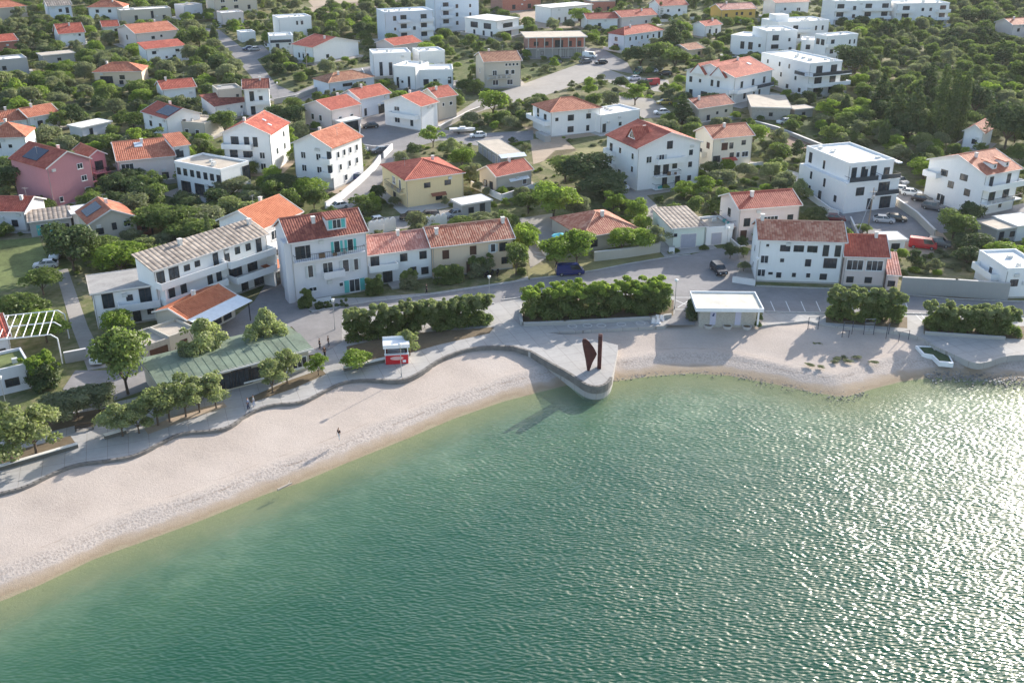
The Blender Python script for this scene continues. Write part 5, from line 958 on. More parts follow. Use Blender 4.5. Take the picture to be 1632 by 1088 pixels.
pedal(1045,517,'white plastic pedal boat parked at the end of the long hedge', R(80)); pedal(1052,512,'second white pedal boat pushed against the hedge end behind the first', R(70))
# star shaped planting bed
star = [(1459,551),(1492,552),(1500,547),(1527,555),(1513,565),(1520,579),(1497,577),(1486,566),(1470,563)]
SP = [Vector(atz(a, b, 1.4)) for a, b in star]; c_ = sum(SP, Vector()) / len(SP); sb = thing('flower_bed', 'angular star-shaped planting bed with white kerb on the right beach', 'flower bed', (c_.x, c_.y, 1.10))
rm = MB(); n = len(SP); inn = [c_ + (p - c_) * .88 for p in SP]
for k in range(n):
    a, b_, c2, d2 = SP[k], SP[(k+1)%n], inn[(k+1)%n], inn[k]
    rm.slab([(v.x-c_.x, v.y-c_.y, .34) for v in (a,b_,c2,d2)], .7)
rm.build('kerb', WHITE, sb); g_ = MB(); 
for t in tessellate_polygon([[Vector((v.x-c_.x, v.y-c_.y, 0)) for v in inn]]): g_.add([(inn[k].x-c_.x, inn[k].y-c_.y, .22) for k in t], [(0,1,2)])
g_.build('ground_cover', mat('bed_green', (.05,.085,.035), .9, .4, 3, .8), sb)
# exercise bars
def bars(px, py, w, h, rz, lb, lad=False):
    r = thing('pull_up_bar', lb, 'exercise bar', (*atz(px, py, 1.4)[:2], 1.4), rz); dm = mat('bar_paint', (.06,.06,.08), .5, .1)
    for x in (-w/2, w/2): MB().tube((x,0,-.2),(x,0,h),.05,n=6).build('post', dm, r)
    b = MB().tube((-w/2,0,h-.05),(w/2,0,h-.05),.035,n=6)
    if lad:
        for k in range(7): b.tube((-w/2,0,.3+k*.28),(w/2,0,.3+k*.28),.03,n=5)
    b.build('rung', STEEL if lad else dm, r)
bars(1295,527,1.6,2.3,R(5),'leftmost exercise bar frame on the right beach'); bars(1350,533,1.4,2.2,R(0),'tall narrow exercise frame left of the climbing ladder'); bars(1347,538,1.0,1.2,R(0),'low parallel bar nearest the water among the exercise frames')
bars(1384,533,1.5,2.6,R(0),'climbing ladder frame in the middle of the exercise area',True); bars(1414,535,1.8,1.8,R(60),'low exercise bar between the ladder and the rightmost bar'); bars(1440,541,1.8,1.4,R(20),'rightmost low exercise bar before the star-shaped bed')
# pergola left
pg = Vector(at(0, 590)); pr_ = thing('pergola', 'white tubular pergola frame over the green terrace at the left edge', 'pergola', pg, R(16)); 
b = MB(); Wp, Dp, hp = 8.2, 9.0, 4.6
for y in (0, Dp*.5, Dp): b.tube((-5,y,hp),(Wp-.8,y,hp),.09).tube((Wp-.8,y,hp),(Wp,y,hp-.7),.09)
for k in range(12): b.tube((-4.6+k*1.05,0,hp),(-4.6+k*1.05,Dp,hp),.07)
b.build('frame', WHITE, pr_)
for x in (-4.6,0,Wp):
    for y in (0,Dp): MB().tube((x,y,-1),(x,y,hp-(.7 if x==Wp else 0)),.09).build('post', WHITE, pr_)
tb_ = house('white-walled terrace building', 'white-walled low building with green planted roof at the left edge', (-25,600), (48,583), 6, 3.2, 'flat', 0, 'lilac', 'tan', 'F .55 1.0 1.6 1 k', (), 'building', 'building')
for o_ in tb_[0].children:
    if o_.name.startswith('roof') and 'unit' not in o_.name: o_.data.materials[0] = LAWN
house(None, 'small white pergola-like carport frame behind the white house with orange gable', (544,196), (575,189), 4, 2.6, 'slab', 0, 'palepink', 'white', 'F .5 .2 4 2.2 g', (), 'carport', 'carport')
# parasol, boat, bins
p = Vector(at(893,392)); r = thing('parasol', 'turquoise parasol in the yard behind the bright green tree', 'parasol', p); MB().tube((0,0,0),(0,0,2.5),.035).build('pole', STEEL, r)
u_ = MB(); n=8
for k in range(n):
    a0,a1 = 2*math.pi*k/n, 2*math.pi*(k+1)/n; u_.add([(0,0,2.6),(1.7*math.cos(a0),1.7*math.sin(a0),2.0),(1.7*math.cos(a1),1.7*math.sin(a1),2.0)], [(0,1,2)])
u_.build('canopy', mat('turquoise_canvas', (.15,.55,.62), .8, .05), r, ) 
def boat(px, py, L, rz, lb, cov=(.75,.75,.76)):
    r = thing('motor_boat', lb, 'boat', at(px, py), rz); m = mat('boat_white', (.78,.78,.78), .3, .04); b = MB()
    sec = [(-.5,.34,.55),(-.2,.36,.5),(.15,.33,.5),(.38,.2,.55),(.5,.01,.8)]
    for (x0,w0,z0),(x1,w1,z1) in zip(sec[:-1], sec[1:]):
        x0*=L;x1*=L;w0*=L*.5;w1*=L*.5
        b.add([(x0,-w0,1.35),(x0,w0,1.35),(x0,0,z0),(x1,-w1,1.4),(x1,w1,1.4),(x1,0,z1)], [(0,2,5,3),(1,4,5,2),(0,3,4,1)])
    b.add([(-.5*L,-.17*L,1.35),(-.5*L,.17*L,1.35),(-.5*L,0,.55)], [(0,1,2)]); b.build('hull', m, r)
    MB().box(-.1*L,-.09*L,1.4,.12*L,.09*L,1.75).build('cabin', mat('boat_cover', cov, .6, .1), r)
    t = MB().box(-.35*L,-.5,.35,.45*L,-.4,.45).box(-.35*L,.4,.35,.45*L,.5,.45); t.build('trailer', DARKM, r)
    for s in (-.6,.6): MB().tube((-.15*L,s-.08,.3),(-.15*L,s+.08,.3),.3,n=12).build('wheel', DARKM, r)
boat(737,213,6.5,R(8),'white motor boat on a trailer in the lane yard under trees')
# ---- vehicles
def car_mesh(kind):
    """side profile stations: x, sill z, waist z, waist half width, roof z, roof half width"""
    if kind == 'van': L,W,H = 5.0,1.9,2.0; bel=[(0,.35,.75),(.03,.25,1.0),(.14,.22,1.08),(.97,.22,1.08),(1,.3,1.0)]; cab=[(.10,1.08),(.22,1.9),(.97,1.95),(.99,1.08)]
    elif kind == 'suv': L,W,H = 4.5,1.85,1.7; bel=[(0,.4,.7),(.03,.3,.95),(.24,.28,1.05),(.97,.28,1.08),(1,.4,.95)]; cab=[(.24,1.05),(.38,1.62),(.88,1.62),(.98,1.08)]
    else: L,W,H = 4.2,1.75,1.45; bel=[(0,.3,.6),(.03,.22,.78),(.26,.22,.92),(.95,.22,.95),(1,.32,.82)]; cab=[(.24,.92),(.42,1.4),(.78,1.4),(.95,.95)]
    b = MB(); hw = W/2
    pr = [((x-.5)*L, zs, zw) for x,zs,zw in bel]
    for (x0,s0,w0),(x1,s1,w1) in zip(pr[:-1], pr[1:]):
        e0 = .82 if x0 in (pr[0][0],pr[-1][0]) else 1; e1 = .82 if x1 in (pr[0][0],pr[-1][0]) else 1
        def ring(x,s,w,e): return [(x,-hw*e*.93,s),(x,-hw*e,(s+w)/2),(x,-hw*e*.93,w),(x,hw*e*.93,w),(x,hw*e,(s+w)/2),(x,hw*e*.93,s)]
        b.add(ring(x0,s0,w0,e0)+ring(x1,s1,w1,e1), [(i,(i+1)%6,6+(i+1)%6,6+i) for i in range(6)])
    for x,s,w_ in (pr[0],pr[-1]): b.add([(x,-hw*.76,s),(x,-hw*.82,(s+w_)/2),(x,-hw*.76,w_),(x,hw*.76,w_),(x,hw*.82,(s+w_)/2),(x,hw*.76,s)], [(0,1,2,3,4,5)])
    c = [((x-.5)*L, z) for x,z in cab]; rt = MB(); g = MB()
    i0, i1, i2, i3 = c; wq, rq = hw*.91, hw*.76
    V = [(i0[0],-wq,i0[1]),(i1[0],-rq,i1[1]),(i2[0],-rq,i2[1]),(i3[0],-wq,i3[1]),(i0[0],wq,i0[1]),(i1[0],rq,i1[1]),(i2[0],rq,i2[1]),(i3[0],wq,i3[1])]
    g.add(V, [(0,1,2,3),(4,7,6,5),(0,4,5,1),(2,6,7,3),(1,5,6,2)])
    rt.add([(i1[0]-.02,-rq-.01,i1[1]+.012),(i2[0]+.02,-rq-.01,i2[1]+.012),(i2[0]+.02,rq+.01,i2[1]+.012),(i1[0]-.02,rq+.01,i1[1]+.012)], [(0,1,2,3)])
    for s in (-1,1):
        for f in (.0, .42, 1.0):
            xa = i1[0]+(i2[0]-i1[0])*f; xb = i0[0]+(i3[0]-i0[0])*(f if f else 0)
            rt.slab([(xa-.05,s*(rq+.012),i1[1]),(xa+.05,s*(rq+.012),i1[1]),(xb+.05,s*(wq+.012),i0[1]),(xb-.05,s*(wq+.012),i0[1])], .02)
        if kind == 'van': rt.slab([(i0[0]+(i3[0]-i0[0])*.42,s*(wq+.011),i0[1]),(i3[0],s*(wq+.011),i0[1]),(i2[0],s*(rq+.011),i2[1]),(i1[0]+(i2[0]-i1[0])*.42,s*(rq+.011),i1[1])], .02)
    paint = bpy.data.materials.get('car_paint') or mat('car_paint', (.5,.5,.5), .25, 0, spec=.6)
    return b.mesh('body', paint), g.mesh('car_window', GLASS), rt.mesh('roof', paint), L, W, hw
CARM = {k: car_mesh(k) for k in ('car','suv','van')}
tyre = MB().tube((0,-.1,0),(0,.1,0),.32,n=16).mesh('tyre', mat('rubber', (.02,.02,.02), .9, 0)); rim = MB().tube((0,-.105,0),(0,.105,0),.19,n=12).mesh('rim', STEEL)
PAINT = {'white': (.75,.75,.75), 'black': (.015,.015,.02), 'blue': (.02,.04,.14), 'red': (.45,.02,.03), 'silver': (.42,.43,.45), 'grey': (.12,.12,.13), 'yellow': (.55,.42,.12), 'darkred': (.16,.02,.03), 'green': (.03,.16,.12), 'navy': (.015,.03,.14)}
def vehicle(kind, colr, px, py, deg, label):
    body, gl, rf, L, W, hw = CARM[kind]; r = thing('parked_car' if kind != 'van' else 'parked_van', label, 'car' if kind != 'van' else 'van', at(px, py), R(deg), 'vehicles parked around the town')
    mt = mat('paint_' + colr, PAINT[colr], .22, 0, spec=.6)
    for nm, me in (('body', body), ('roof', rf)):
        o = link(nm, me, r); o.material_slots[0].link = 'OBJECT'; o.material_slots[0].material = mt
    link('car_window', gl, r)
    for x in (-.31*L, .32*L):
        for s in (-1, 1):
            o = link('wheel', tyre, r, (x, s*(hw-.1), .32)); link('rim', rim, o)
    for s in (-1, 1):
        MB().box(-L/2-.01, s*hw*.55-.12, .58, -L/2+.05, s*hw*.55+.12, .72).build('headlight', mat('lamp_clear', (.8,.8,.78), .15, 0), r)
        MB().box(L/2-.05, s*hw*.6-.08, .6, L/2+.01, s*hw*.6+.08, .8).build('tail_light', mat('lamp_red', (.4,.02,.02), .2, 0), r)
for v in [('van','navy',908,437,188,'dark blue van with luggage bars parked by the bright green trees'),('suv','black',1145,434,100,'black car standing on the road beside the lilac garage corner'),
 ('car','white',598,356,25,'white hatchback parked behind the turquoise-shuttered house'),('suv','black',655,350,5,'left black car in front of the yellow hipped house'),('suv','grey',683,348,8,'right black car in front of the yellow hipped house'),
 ('car','blue',563,286,5,'dark blue car at the foot of the sunlit white house with orange gable'),('car','white',573,242,15,'white car behind the white wall near the top of the alley'),('car','grey',606,243,20,'dark car beside the white car near the top of the alley'),('car','white',539,332,35,'white car half hidden behind the turquoise-shuttered house roof'),
 ('car','white',762,219,10,'white car parked next to the boat'),('van','white',160,572,98,'white van parked in the driveway at left'),('car','silver',74,426,15,'silver car parked on grass beside the track at left'),('car','white',90,409,100,'white car under the dark tree beside the track at left'),
 ('suv','white',990,300,110,'white car beside the large white gabled house'),('van','red',1470,395,160,'red van in the yard behind the boundary wall'),('car','silver',1408,354,165,'silver car in the villa parking'),('car','black',1427,352,165,'black car beside the silver one in the villa parking'),
 ('car','silver',1434,292,110,'silver car behind the right side of the modern villa'),('car','white',1440,306,160,'upper white car on the ramp between the two white houses'),('car','white',1452,311,160,'lower white car on the ramp between the two white houses'),('car','black',1469,321,150,'black car below the two white cars on the ramp'),('suv','grey',1487,334,140,'dark covered car at the end of the cream retaining wall'),
 ('suv','grey',1495,392,155,'dark car under trees to the right of the red van'),('car','darkred',1330,352,170,'dark red car behind the long pale blue row house'),('car','blue',396,80,30,'dark blue car parked by the upper left road'),('car','silver',405,81,30,'silver car beside the blue one by the upper left road'),
 ('van','white',940,92,150,'white van by the road near the unfinished brick building'),('car','black',958,102,15,'black car on the road right of the unfinished brick building'),('car','grey',933,101,20,'grey car partly hidden by bushes near the unfinished brick building'),
 ('car','white',1038,116,10,'left white car in the yard under the dark trees'),('car','white',1046,112,10,'right white car in the yard under the dark trees'),('car','black',1060,120,5,'black car in the yard left of the many-gabled villa'),('van','green',1017,118,70,'green truck-like van in the yard beside the clutter'),
 ('van','red',1038,136,20,'red machine-like van in the cluttered yard'),('car','white',1010,128,20,'white car left of the red one in the cluttered yard'),('car','yellow',1058,166,10,'yellow-beige car beside the dark conical tree'),('car','white',1054,182,5,'white car below the yellow one beside the dark conical tree'),
 ('car','silver',1110,140,5,'silver-blue car at the left foot of the many-gabled villa'),('car','black',590,204,20,'dark car in the grey yard left of the sunlit red-roofed house'),('car','grey',885,102,15,'dark car under the left corner of the unfinished brick building'),('car','white',1592,455,0,'white car just left of the white house at the right edge'),
 ('car','black',760,430,5,'dark scooter-sized car under the oleander in front of the yellow row house'),('car','white',1250,197,20,'pale car beside the ploughed plot'),('car','silver',725,345,30,'silver covered car beside the tiny shack')]:
    if 'scooter' in v[5]: continue
    vehicle(*v)
# motor scooters in front of the yellow row house
for i, (px, py) in enumerate([(775,442),(784,440),(793,439)]):
    r = thing('scooter', ['leftmost','middle','rightmost'][i] + ' of three dark scooters parked before the yellow row house', 'scooter', at(px, py), R(70 + 8*i), 'scooters')
    b = MB().box(-.5,-.16,.35,.1,.16,.75).box(.1,-.14,.28,.5,.14,.36).box(.48,-.2,.3,.6,.2,1.0); b.build('body', mat('paint_black', PAINT['black'], .3, 0), r)
    MB().box(-.55,-.15,.753,.05,.15,.85).build('seat', DARKM, r); MB().tube((.5,-.3,1.05),(.5,.3,1.05),.025).build('handlebar', STEEL, r)
    for x in (-.5,.65): MB().tube((x,-.06,.25),(x,.06,.25),.25,n=14).build('wheel', tyre.materials[0], r)
# rubbish containers
for px, py, lb in [(1070,404,'white utility cabinet by the end of the beige garden wall'),(92,530,'grey bin in the garden left of the dirt track')]:
    r = thing('cabinet', lb, 'cabinet', at(px, py)); MB().box(-.5,-.3,0,.5,.3,1.3).build('body', WHITE if px > 500 else mat('bin_grey',(.3,.3,.32),.6,.1), r); MB().box(-.54,-.34,1.303,.54,.34,1.38).build('lid', STEEL, r)
# benches on the promenade
for i, (px, py, dg) in enumerate([(135,685,17),(500,575,12)]):
    r = thing('bench', ['dark bench below the tree shade at the lower left promenade','bench on the promenade left of the red kiosk'][i], 'bench', at(px, py), R(dg)); wd = mat('bench_wood', (.10,.07,.05), .7, .2)
    MB().box(-1.1,-.22,.42,1.1,.22,.47).build('seat', wd, r); MB().box(-1.1,.2,.5,1.1,.25,.9).build('backrest', wd, r)
    for x in (-1,1): MB().box(x-.04,-.2,0,x+.04,.25,.42).build('leg', DARKM, r)
# swimming pool left of white building
sheet('water', [(276,318),(300,318),(296,327),(276,326)], .03, mat('pool_water', (.08,.42,.5), .08, 0), clear=False)
# ---- people
def person(px, py, z, deg, label, shirt, legs, hair, stride=.14, sit=False):
    loc = at(px, py) if z is None else atz(px, py, z); r = thing('person', label, 'person', loc, R(deg))
    def skin(name, V, E, rad, m, parent, sub=1):
        me = bpy.data.meshes.new(name); me.from_pydata(V, E, []); me.materials.append(m); o = link(name, me, parent)
        o.modifiers.new('skin', 'SKIN'); 
        for i, s in enumerate(me.skin_vertices[0].data if me.skin_vertices else []): pass
        bm = bmesh.new(); bm.from_mesh(me); sl_ = bm.verts.layers.skin.verify(); bm.verts.ensure_lookup_table()
        for i, v in enumerate(bm.verts): v[sl_].radius = (rad[i], rad[i]); v[sl_].use_root = (i == 0)
        bm.to_mesh(me); bm.free()
        ss = o.modifiers.new('sub', 'SUBSURF'); ss.levels = sub; ss.render_levels = sub; return o
    s = stride
    V = [(0,0,.95),(0,0,1.2),(0,0,1.42),(0,0,1.53),(.02,0,1.64),(.03,0,1.73), (0,.19,1.42),(-.03,.25,1.15),(.08,.24,.92),(.12,.24,.84),
         (0,-.19,1.42),(.03,-.25,1.15),(.14,-.24,.95),(.18,-.24,.87), (0,.10,.9),(s*.6,.11,.5),(s*.5,.11,.08),(s*.5+.14,.11,.04), (0,-.10,.9),(-s*.3,-.11,.5),(-s*1.2,-.11,.10),(-s*1.2+.14,-.11,.04)]
    E = [(0,1),(1,2),(2,3),(3,4),(4,5),(2,6),(6,7),(7,8),(8,9),(2,10),(10,11),(11,12),(12,13),(0,14),(14,15),(15,16),(16,17),(0,18),(18,19),(19,20),(20,21)]
    rad = [.12,.12,.13,.055,.09,.07,.06,.045,.032,.034,.06,.045,.032,.034,.085,.058,.04,.035,.085,.058,.04,.035]
    for hi, sg in ((9, 1), (13, -1)):
        hx, hy, hz = V[hi]
        for k in range(5):
            yo = (k - 1.8) * .018; L = (.05,.075,.085,.08,.06)[k]
            a = len(V); V += [(hx + .012 + yo * .4, hy + yo, hz - .03), (hx + .02 + yo * .5, hy + yo * 1.2 + (0.03 if k == 4 else 0), hz - .03 - L)]; rad += [.009, .008]; E += [(hi, a), (a, a + 1)]
    sk = mat('skin', (.50,.30,.21), .6, .05)
    body = skin('body', V, E, rad, sk, r)
    T = [(0,0,.98),(0,0,1.2),(0,0,1.44),(0,.19,1.43),(-.03,.25,1.16),(0,-.19,1.43),(.03,-.25,1.16)]
    skin('shirt', T, [(0,1),(1,2),(2,3),(3,4),(2,5),(5,6)], [.15,.15,.15,.075,.062,.075,.062], mat('cloth_' + shirt[0], shirt[1], .9, .05), r)
    Q = [(0,0,.96),(0,.10,.88),V[15],V[16],(0,-.10,.88),V[19],V[20]]
    skin('trousers', Q, [(0,1),(1,2),(2,3),(0,4),(4,5),(5,6)], [.14,.1,.075,.06,.1,.075,.06], mat('cloth_' + legs[0], legs[1], .9, .05), r)
    skin('hair', [(-.01,0,1.70),(-.02,0,1.78)], [(0,1)], [.10,.075], mat('hair_' + hair[0], hair[1], .8, 0), r)
    f = MB()
    for y in (-.035,.035): f.tube((.105,y,1.69),(.115,y,1.69),.012,n=6)
    f.tube((.115,0,1.655),(.135,0,1.645),.014,n=6); f.tube((.10,-.025,1.615),(.10,.025,1.615),.008,n=5); f.build('face', mat('face_dark', (.15,.08,.06), .6, 0), r)
DK = ('black', (.02,.02,.025)); NV = ('navy', (.03,.04,.09)); WH = ('white', (.6,.6,.6)); BR = ('brown', (.05,.03,.02)); LB = ('lightblue', (.3,.36,.5)); GY = ('grey', (.15,.15,.16))
person(510,556,None,20,'person in dark clothes walking, leftmost of the trio by the green-roofed restaurant',DK,DK,BR)
person(524,552,None,200,'person in dark clothes, rightmost of the trio by the green-roofed restaurant',DK,GY,BR)
person(518,569,None,250,'person in black walking below the other two by the green-roofed restaurant',DK,DK,BR)
person(680,468,None,10,'person in black standing on the road before the yellow row house',DK,DK,BR)
person(396,652,None,200,'person in light blue top at the edge of the lower promenade',LB,NV,BR); person(405,648,None,190,'person in pale top beside the one in light blue on the lower promenade',WH,LB,BR)
person(541,701,1.3,230,'person in dark top and white trousers walking alone on the beach',DK,WH,BR)
# driftwood near the waterline
r = thing('driftwood', 'pale driftwood log lying on the wet beach edge', 'log', atz(455,777,.6), R(40)); MB().tube((-1.0,0,.15),(.9,.1,.25),.16,.1).tube((.2,0,.2),(.9,.5,.45),.07,.04).build('branch', mat('driftwood_bark', (.5,.42,.34), .9, .2), r)
# shore stones
rs = random.Random(5); st = MB()
def stone(x, y, z, s):
    vs = []; ph = rs.random() * 6
    for k in range(6):
        a = k * math.pi / 3 + ph; q = s * rs.uniform(.7, 1.1); vs.append((x + q * math.cos(a), y + q * math.sin(a), z - s * .3))
    for k in range(6):
        a = k * math.pi / 3 + ph; q = s * rs.uniform(.4, .8); vs.append((x + q * math.cos(a), y + q * math.sin(a), z + s * rs.uniform(.35, .6)))
    st.add(vs, [tuple(range(6))[::-1], tuple(range(6, 12))] + [(i, (i + 1) % 6, 6 + (i + 1) % 6, 6 + i) for i in range(6)])
for _ in range(1300):
    px = rs.choice([rs.uniform(1480,1640), rs.uniform(1180,1370), rs.uniform(1480,1640), rs.uniform(960,1200)]); x = atz(px, 608, 0)[0]; y = float(yS(x)) + rs.gauss(.6, 1.1 if px > 1200 else .5)
    stone(x, y, max(0, .1 * (y - float(yS(x)))) , rs.uniform(.06, .26 if px > 1400 else .15))
stm = NM('shore_stone', .8); oi = stm.noise(.9, 3); stm.l(stm.ramp(oi, [(.3, (.10,.09,.08)), (.6, (.30,.27,.24)), (.75, (.6,.58,.55))]), stm.b.inputs['Base Color'])
tag(st.build('shore_stones', stm.m), 'scattered grey stones along the right waterline', 'stones', kind='stuff')
# ================= TREES AND PLANTS =================
def leafmat(name, stops, trans=.35):
    m = NM(name, .6); a = m.n('ShaderNodeAttribute'); a.attribute_name = 'v'; o = m.n('ShaderNodeObjectInfo')
    f = m.math('ADD', m.math('MULTIPLY', a.outputs['Fac'], .7), m.math('MULTIPLY', o.outputs['Random'], .3))
    c = m.ramp(f, stops); d = m.n('ShaderNodeBsdfDiffuse'); t = m.n('ShaderNodeBsdfTranslucent'); x = m.n('ShaderNodeMixShader'); x.inputs[0].default_value = trans
    m.l(c, d.inputs[0]); m.l(m.mix(.5, c, m.mix(1.0, c, (1.0, 1.25, .5), 'MULTIPLY')), t.inputs[0]); m.l(d.outputs[0], x.inputs[1]); m.l(t.outputs[0], x.inputs[2])
    g = m.n('ShaderNodeBsdfGlossy'); g.inputs['Roughness'].default_value = .45; g.inputs[0].default_value = (1,1,1,1); y = m.n('ShaderNodeMixShader'); y.inputs[0].default_value = .012
    m.l(x.outputs[0], y.inputs[1]); m.l(g.outputs[0], y.inputs[2]); m.l(y.outputs[0], m.out.inputs[0]); return m.m
LM = {'green': leafmat('leaf_green', [(0,(.08,.12,.03)),(.5,(.17,.22,.065)),(1,(.30,.35,.12))], .55),
      'bright': leafmat('leaf_bright', [(0,(.11,.17,.025)),(.5,(.24,.32,.055)),(1,(.42,.50,.12))], .55),
      'olive': leafmat('leaf_olive', [(0,(.13,.15,.075)),(.5,(.24,.255,.14)),(1,(.38,.39,.24))], .5),
      'dark': leafmat('leaf_dark', [(0,(.045,.07,.03)),(.5,(.09,.125,.05)),(1,(.16,.20,.08))], .35),
      'tamarisk': leafmat('leaf_tamarisk', [(0,(.15,.18,.07)),(.5,(.27,.30,.13)),(1,(.44,.46,.25))], .55)}
BARK = mat('bark', (.13,.095,.07), .9, .3, 4, .6)
LSH = {}
def leaf_mesh(name, centers, rad, n, size, m, seed, flat=.0, blade=1.0, up=.25):
    rg = np.random.RandomState(seed); C = np.array(centers); Rr = np.array(rad)
    k = rg.choice(len(C), n, p=(Rr**2) / (Rr**2).sum()); d = rg.normal(size=(n, 3)); d /= np.linalg.norm(d, axis=1)[:, None]
    low = d[:, 2] < -.35; d[low, 2] *= -1
    q = Rr[k][:, None] * rg.uniform(.5, 1.0, (n, 1)) ** .5 * rg.uniform(.85, 1.28, (n, 1)); p = C[k] + d * q * np.array([1, 1, .85])
    nrm = d + rg.normal(scale=.55, size=(n, 3)) + np.array([0, 0, up]); nrm /= np.linalg.norm(nrm, axis=1)[:, None]
    t = np.cross(nrm, rg.normal(size=(n, 3))); t /= np.linalg.norm(t, axis=1)[:, None]; b = np.cross(nrm, t)
    s = size * rg.uniform(.6, 1.35, (n, 1)); t = t * s * blade; b = b * s * .62
    V = np.stack([p - t, p - b * .9 + t * .1, p + t, p + b * .9 + t * .1], 1).reshape(-1, 3)
    me = bpy.data.meshes.new(name); me.vertices.add(4 * n); me.vertices.foreach_set('co', V.ravel())
    me.loops.add(4 * n); me.loops.foreach_set('vertex_index', np.arange(4 * n, dtype=np.int32)); me.polygons.add(n)
    me.polygons.foreach_set('loop_start', np.arange(0, 4 * n, 4, dtype=np.int32)); me.polygons.foreach_set('loop_total', np.full(n, 4, dtype=np.int32))
    cl = rg.uniform(-.22, .22, len(C))[k]; a = me.attributes.new('v', 'FLOAT', 'POINT')
    v = np.clip(rg.uniform(.2, .8, n) + cl, 0, 1); a.data.foreach_set('value', np.repeat(v, 4)); me.materials.append(m); me.update(); me.validate(); return me
def blobs(kind, seed):
    rg = random.Random(seed); C = []; Q = []
    if kind == 'round':
        for _ in range(16):
            z = rg.uniform(-.3, .75); a = rg.uniform(0, 6.28); rr = math.sqrt(max(0, 1 - (z/1.0)**2)) * rg.uniform(.35, .72); C.append((rr*math.cos(a), rr*math.sin(a), z*.8+.1)); Q.append(rg.uniform(.30, .50))
        C.append((0,0,.1)); Q.append(.5)
    elif kind == 'loose':
        for _ in range(22):
            z = rg.uniform(-.3, .95); a = rg.uniform(0, 6.28); rr = rg.uniform(.15, .95) * (1 - max(0, z) * .35); C.append((rr*math.cos(a), rr*math.sin(a), z)); Q.append(rg.uniform(.15, .40))
    elif kind == 'cone':
        for i in range(26):
            t = i / 25; a = i * 2.4; rr = (1 - t) * .62 + .04; C.append((rr*math.cos(a)*.8, rr*math.sin(a)*.8, t*2.2-.7)); Q.append(.36 * (1 - t * .75))
    elif kind == 'column':
        for i in range(22):
            t = i / 21; a = i * 2.2; w_ = math.sin(math.pi * min(1, t * .85 + .18)) * .5; C.append((w_*math.cos(a)*.4, w_*math.sin(a)*.4, t*4-.8)); Q.append(.28 + w_*.35)
    return C, Q
CR = {}
for ki, (shape, n, size) in {'round': ('round', 5200, .07), 'loose': ('loose', 4200, .066), 'cone': ('cone', 5000, .06), 'column': ('column', 4200, .065)}.items():
    for col in LM:
        if ki in ('cone', 'column') and col != 'dark': continue
        for s in range(3 if ki in ('round', 'loose') else 2):
            C, Q = blobs(shape, 31 * s + len(ki)); CR.setdefault((ki, col), []).append(leaf_mesh('crown', C, Q, n, size, LM[col], s + 5))
def trunk_mesh(seed):
    rg = random.Random(seed); b = MB(); b.tube((0,0,-.3),(.03,.02,.5),.055,.04,8)
    for k in range(5):
        a = k * 1.26 + rg.random(); e = (.45*math.cos(a), .45*math.sin(a), rg.uniform(.8, 1.2)); b.tube((.03,.02,rg.uniform(.35,.5)), e, .028, .012, 6)
        b.tube(e, (e[0]*1.5+.1, e[1]*1.4, e[2]+.25), .012, .005, 5)
    return b.mesh('trunk', BARK)
TRK = [trunk_mesh(s) for s in range(3)]
TREES = []
def tree(x, y, z, r, h, ki, col, label=None, trunk=.35, rg=random):
    """r crown radius, h total height"""
    r = r * (1.15 if label else 1.0)
    t = thing('tree', label or 'x', 'tree', (x, y, z), rg.uniform(0, 6.28))
    me = rg.choice(CR[(ki, col)]); hc = h * (1 - trunk)
    if ki in ('round', 'loose'): sz, zc = hc / 1.6, h * trunk + hc * .42
    elif ki == 'cone': sz, zc = h / 3.0, h * .32
    else: sz, zc = h / 4.4, h * .22
    link('crown', me, t, (0, 0, zc), 0, (r, r, sz)); tr = link('trunk', rg.choice(TRK), t, (0, 0, 0), 0, (max(1, r), max(1, r), zc))
    TREES.append((t, x, y, z, r, h, ki, col, label)); return t
rt_ = random.Random(11)
KN = {'green': 'green', 'bright': 'bright green', 'olive': 'grey-green', 'dark': 'dark green', 'tamarisk': 'pale feathery'}
